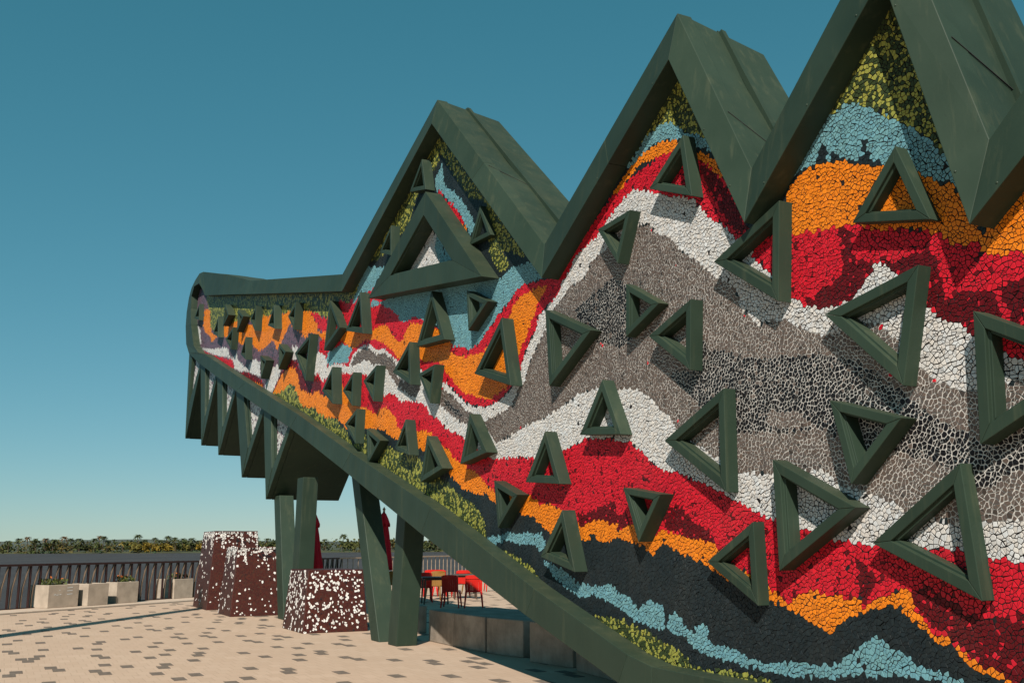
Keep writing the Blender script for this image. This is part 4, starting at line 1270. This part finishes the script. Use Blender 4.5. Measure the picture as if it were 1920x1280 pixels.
# ================================================================== PLANTERS
PLH = .60
def planter(px, py, L, Wd, h, label, marks=False):
    p = ground(px, py, .035)
    root = empty('planter', p)
    tag(root, label, 'planter', 'concrete planters by the railing')
    X, Y = RD, RO                                           # along the rail (away), towards the river
    def q(a, b, z, t=0.0): return X * a + Y * b + Vector((0, 0, z))
    wl = .06
    bm = bmesh.new()
    o_ = [(0, 0), (L, 0), (L, Wd), (0, Wd)]
    i_ = [(wl, wl), (L - wl, wl), (L - wl, Wd - wl), (wl, Wd - wl)]
    loops = [[bm.verts.new(q(a * .985 + .0075 * L if z == 0 else a, b, z)) for a, b in pp] for pp, z in ((o_, 0), (o_, h), (i_, h), (i_, h - .12))]
    for A, B in zip(loops, loops[1:]):
        for k in range(4): bm.faces.new((A[k], A[(k + 1) % 4], B[(k + 1) % 4], B[k]))
    bm.faces.new(loops[0][::-1])
    bevel(bmobj('box', bm, M_CONC, root), .012, 2)
    bm = bmesh.new()
    bm.faces.new([bm.verts.new(q(a, b, h - .09)) for a, b in i_])
    bmobj('soil', bm, M_SOIL, root)
    if marks:
        for (s0, s1, z) in ((.60, .78, .50), (.60, .78, .42), (.60, .78, .33), (.18, .24, .33), (.26, .33, .32), (.36, .42, .33), (.34, .38, .44)):
            bm = bmesh.new()
            zz = z
            bm.faces.new([bm.verts.new(q(L * a, -.004, b)) for a, b in ((s0, zz), (s1, zz + .01), (s1, zz + .03), (s0, zz + .02))])
            bmobj('print', bm, M_WHITE, root)
    return root, p
def flowers(p, L, Wd, h, seed, orange, label, span=(.1, .9)):
    r = random.Random(seed)
    root = empty('flowering_plant', p + Vector((0, 0, h - .1)))
    tag(root, label, 'plant', 'plants in the planters')
    for name, mat, n, sz in (('foliage', M_FOL, 90, .06), ('blossoms', M_BLOS, orange, .05)):
        bm = bmesh.new()
        for _ in range(n):
            a, b = r.uniform(*span) * L, r.uniform(.15, .85) * Wd
            z = r.uniform(.06, .24) if name == 'foliage' else r.uniform(.16, .30)
            c = RD * a + RO * b + Vector((0, 0, z))
            d1 = Vector((r.gauss(0, 1), r.gauss(0, 1), r.gauss(0, 1))).normalized()
            d2 = d1.cross(Vector((r.gauss(0, 1), r.gauss(0, 1), 1))).normalized()
            s_ = sz * r.uniform(.7, 1.3)
            bm.faces.new([bm.verts.new(c + x) for x in (d1 * s_, d2 * s_ * .6, -d1 * s_, -d2 * s_ * .6)])
        bmobj(name, bm, mat, root, fixn=False)
M_FOL = mat_simple('planter_leaf', (0.07, 0.085, 0.018), 0.4, 0.7, 8)
M_BLOS = mat_simple('orange_blossom', (0.50, 0.13, 0.02), 0.3, 0.7, 8)
def along(px, py, x1):
    p = ground(px, py, .035)
    lo_, hi_ = 0.0, 12.0
    for _ in range(40):
        m_ = (lo_ + hi_) / 2
        if project([list(p + RD * m_)])[0][0] < x1: lo_ = m_
        else: hi_ = m_
    return lo_
PL = [(88, 1140, along(88, 1140, 146), .70, 'long concrete planter with small white printed marks, leftmost of the row', True),
      (163, 1135.5, along(163, 1135.5, 202), .70, 'plain concrete planter in the middle of the close row of three', False),
      (217, 1131, along(217, 1131, 258), .70, 'concrete planter at the right end of the close row of three', False),
      (325, 1122, along(325, 1122, 361), .75, 'concrete planter standing apart, beside the tallest maroon block', False)]
PLP = []
for (x, y, L, Wd, lab, mk_) in PL:
    root, p = planter(x, y, L, Wd, PLH, lab, mk_)
    PLP.append((p, L, Wd))
flowers(*PLP[0], PLH, 1, 9, 'green and orange plant in the leftmost concrete planter', (.05, .75))
flowers(*PLP[2], PLH, 2, 10, 'small orange flowers in the right planter of the close row', (.45, .95))
flowers(*PLP[3], PLH, 3, 16, 'orange flowers in the planter standing apart', (.3, .9))

# ================================================================== CONCRETE BENCH BLOCKS under the body
def bench(x0, y0, x1, y1, h, depth, label):
    a, b = ground(x0, y0), ground(x1, y1)
    d = (b - a); d.z = 0
    L = d.length
    d.normalize()
    nrm = Vector((-d.y, d.x, 0))
    if nrm.y < 0: nrm = -nrm
    root = bmesh.new()
    def q(s, t, z): return d * s + nrm * t + Vector((0, 0, z))
    add_hex(root, [q(0, 0, 0), q(L, 0, 0), q(L, depth, 0), q(0, depth, 0), q(0, 0, h), q(L, 0, h), q(L, depth, h), q(0, depth, h)])
    o = bmobj('concrete_bench', root, M_BENCH)
    o.location = a
    bevel(o, .015, 2)
    tag(o, label, 'bench', 'concrete bench blocks under the body')
    return o
bench(803.5, 1201, 850.3, 1211.5, .53, 1.3, 'raw concrete block, first in the row behind the green legs')
bench(850.9, 1211.6, 908.5, 1222.6, .53, 1.3, 'stained concrete block, second in the row, left of the dark vertical gap')
bench(912.5, 1223.6, 981, 1233, .53, 1.3, 'pale concrete block right of the dark vertical gap, third in the row')
bench(993, 1240, 1074, 1252, .55, 1.3, 'shaded concrete block, fourth in the row, partly behind the green beam')
bench(1080, 1257, 1200, 1290, .55, 1.3, 'concrete block deepest in the shade, rightmost of the row')
bench(775, 1187, 800, 1186, .50, 1.0, 'narrow shaded concrete block just right of the green leg')

# ================================================================== UMBRELLAS
def umbrella(x, ytop, depth, label, mark=False, seed=1, lean=0.0):
    d = ray(x, ytop)
    top = EYE + d * (depth / d.y)
    H = top.z
    root = empty('closed_umbrella', (top.x, top.y, 0), seed)
    tag(root, label, 'umbrella', 'closed red umbrellas')
    L = lambda z: lean * z / H
    bm = bmesh.new(); add_tube(bm, [(L(0), 0, 0), (L(H - .12), 0, H - .12)], .032, 8); bmobj('pole', bm, M_POLE, root, True)
    bm = bmesh.new(); add_box(bm, (0, 0, .04), (.5, .5, .08)); bevel(bmobj('base', bm, M_CONC, root), .02)
    bm = bmesh.new(); add_tube(bm, [(L(H), 0, H - .14), (L(H), 0, H - .10), (L(H), 0, H - .06), (L(H), 0, H - .03), (L(H), 0, H)], [.02, .03, .045, .02, .006], 8)
    bmobj('finial', bm, M_BRASS, root, True)
    r = random.Random(seed)
    ph = [r.uniform(0, 6) for _ in range(3)]
    def skirt(name, prof, fold):
        bm = bmesh.new()
        rings = []
        nseg = 40
        for (z, rad) in prof:
            ring = []
            for k in range(nseg):
                a = 2 * math.pi * k / nseg
                f_ = 1 + fold * (math.sin(8 * a + ph[0] + z) * .7 + math.sin(3 * a + ph[1] + z * 1.4) * .5) * min(1, rad / .1)
                ring.append(bm.verts.new((L(z) + rad * f_ * math.cos(a), rad * f_ * math.sin(a), z - (.05 * math.sin(8 * a + ph[0]) if (z, rad) == prof[-1] else 0))))
            rings.append(ring)
        for A, B in zip(rings, rings[1:]):
            for k in range(nseg): bm.faces.new((A[k], A[(k + 1) % nseg], B[(k + 1) % nseg], B[k]))
        o = bmobj(name, bm, M_CANVAS, root, True)
        sm = o.modifiers.new('solid', 'SOLIDIFY'); sm.thickness = .006
        return o
    zt = H - .14
    can = skirt('canopy', [(zt - .02, .03), (zt - .25, .10), (zt - .6, .16), (zt - 1.0, .20), (zt - 1.35, .25), (zt - 1.5, .26)], .16)
    skirt('vent_cap', [(zt, .02), (zt - .06, .07), (zt - .2, .13), (zt - .36, .175)], .14)
    if mark:
        bm = bmesh.new()
        f_ = Vector((math.cos(-seed - 1.45), math.sin(-seed - 1.45), 0)); sd_ = Vector((-f_.y, f_.x, 0))
        for (a, b, w_, h_) in ((-.05, 0, .018, .12), (0, .03, .05, .02), (0, -.03, .05, .02), (.045, 0, .018, .10), (.0, -.09, .06, .018)):
            c = f_ * .275 + sd_ * a + Vector((0, 0, zt - 1.18 + b))
            bm.faces.new([bm.verts.new(c + sd_ * x * w_ / 2 + Vector((0, 0, y * h_ / 2))) for x, y in ((-1, -1), (1, -1), (1, 1), (-1, 1))])
        bmobj('print', bm, M_WHITE, can)
    return root
umbrella(717.5, 950, 27.5, 'closed red umbrella with brown finial behind the leaning green legs', seed=2, lean=-.14)
umbrella(589, 950, 27, 'closed dark red umbrella half hidden behind the left pair of legs', True, seed=4, lean=0)

# ================================================================== CHAIRS AND TABLES
def make_chair(mat):
    root = empty('plastic_chair')
    bm = bmesh.new()
    n = 8
    rows = []
    for i in range(n + 1):
        x = -.22 + .44 * i / n
        rows.append([(x, -.22, .44), (x, 0, .425 - .012 * math.cos(math.pi * (i / n - .5))), (x, .22, .445), (x, .22, .415), (x, 0, .40), (x, -.22, .41)])
    vv = [[bm.verts.new(p) for p in r_] for r_ in rows]
    for a, b in zip(vv, vv[1:]):
        for k in range(6): bm.faces.new((a[k], a[(k + 1) % 6], b[(k + 1) % 6], b[k]))
    bm.faces.new(vv[0][::-1]); bm.faces.new(vv[-1])
    bevel(bmobj('seat', bm, mat, root), .01)
    bm = bmesh.new()                                        # curved back of upright ribs under a thick top edge
    for i in range(9):
        x = -.2 + .4 * i / 8
        yb = -.20 - .045 * math.cos(x / .2 * 1.4)
        add_hex(bm, [Vector((x - .024, yb - .008, .43)), Vector((x + .024, yb - .008, .43)), Vector((x + .024, yb + .010, .43)), Vector((x - .024, yb + .010, .43)),
                     Vector((x - .024, yb - .075, .80)), Vector((x + .024, yb - .075, .80)), Vector((x + .024, yb - .055, .80)), Vector((x - .024, yb - .055, .80))])
    prev = None
    for i in range(9):
        x = -.225 + .45 * i / 8
        yb = -.245 - .045 * math.cos(x / .225 * 1.4)
        zt = .86 - .03 * (x / .225) ** 4
        ring = [bm.verts.new(p) for p in ((x, yb - .035, .76), (x, yb - .045, zt), (x, yb - .015, zt), (x, yb - .005, .76))]
        if prev:
            for k in range(4): bm.faces.new((prev[k], prev[(k + 1) % 4], ring[(k + 1) % 4], ring[k]))
        else: bm.faces.new(ring[::-1])
        prev = ring
    bm.faces.new(prev)
    bmobj('backrest', bm, mat, root)
    for sx in (-1, 1):
        for sy in (-1, 1):
            bm = bmesh.new()
            add_tube(bm, [(sx * .20, sy * .19, .43), (sx * .225, sy * .22, .2), (sx * .245, sy * .25, 0)], [.030, .024, .019], 6)
            bmobj('leg', bm, mat, root, True)
    return root
chr_, chy = make_chair(M_RED), make_chair(M_YEL)
CH = [(chr_, 794, 1128, .15, 'sunlit red plastic chair left of the dark table', 1), (chr_, 846, 1138, -.1, 'shaded dark red plastic chair right of the dark table', 1),
      (chr_, 888, 1139, .05, 'bright red plastic chair beside the green beam', 1), (chr_, 803, 1117, .4, 'red plastic chair farther back, behind the sunlit one', 1),
      (chy, 816, 1124, 2.9, 'yellow plastic chair behind the dark table', 1), (chy, 738, 1121, .3, 'yellow plastic chair glimpsed between the green legs', 1),
      (chy, 884, 1113, .6, 'yellow plastic chair farther back, behind the bright red one', 1), (chr_, 829, 1117, -.3, 'small red plastic chair seen between the dark table and the shaded chair', 1), (chr_, 864, 1119, .3, 'red plastic chair half behind the bright red one', 1),
      (chr_, 922, 1108, .2, 'red plastic chair farthest right, mostly hidden by the green beam', 1)]
used = set()
for (src, x, y, rz, lab, sc) in CH:
    if id(src) in used: o = copy_tree(src)
    else: o = src; used.add(id(src))
    p = ground(x, y)
    o.location = p
    o.rotation_euler = (0, 0, rz)
    tag(o, lab, 'chair', 'plastic chairs on the terrace')
def table(x, y, mat, label, rz=0):
    p = ground(x, y)
    root = empty('table', p, rz)
    tag(root, label, 'table', 'terrace tables')
    bm = bmesh.new(); add_box(bm, (0, 0, .735), (.8, .8, .035)); bevel(bmobj('table_top', bm, mat, root), .01)
    bm = bmesh.new(); add_box(bm, (0, 0, .69), (.66, .66, .05)); bmobj('apron', bm, mat, root)
    for sx in (-1, 1):
        for sy in (-1, 1):
            bm = bmesh.new(); add_tube(bm, [(sx * .31, sy * .31, .69), (sx * .34, sy * .34, 0)], [.028, .022], 6)
            bmobj('leg', bm, mat, root)
table(815, 1131, M_TABLE, 'dark brown square table between the red chairs', .2)
table(872, 1122, M_TABLE, 'dark square table farther back, behind the bright red chair', .1)

# ================================================================== LAMP POST outside the frame, whose shadow crosses the plaza
pa, pb = ground(0, 1192), ground(365, 1138)
sh = Vector((-SUN_H.x, -SUN_H.y, 0))
base = Vector((pa.x, pa.y, 0)) - sh * 10.5
lp = empty('lamp_post', base)
tag(lp, 'tall grey steel lamp post beyond the left edge, its shadow crossing the paving', 'lamp post')
bm = bmesh.new(); add_tube(bm, [(0, 0, 0), (0, 0, 6), (0, 0, 15)], [.30, .26, .21], 14); bmobj('post', bm, M_CONC, lp, True)
bm = bmesh.new(); add_box(bm, (0, 0, .15), (.7, .7, .3)); bevel(bmobj('foot', bm, M_CONC, lp), .03)
bm = bmesh.new(); add_box(bm, (0, .5, 14.9), (.25, 1.2, .14)); bevel(bmobj('lamp_head', bm, M_RAIL, lp), .03)
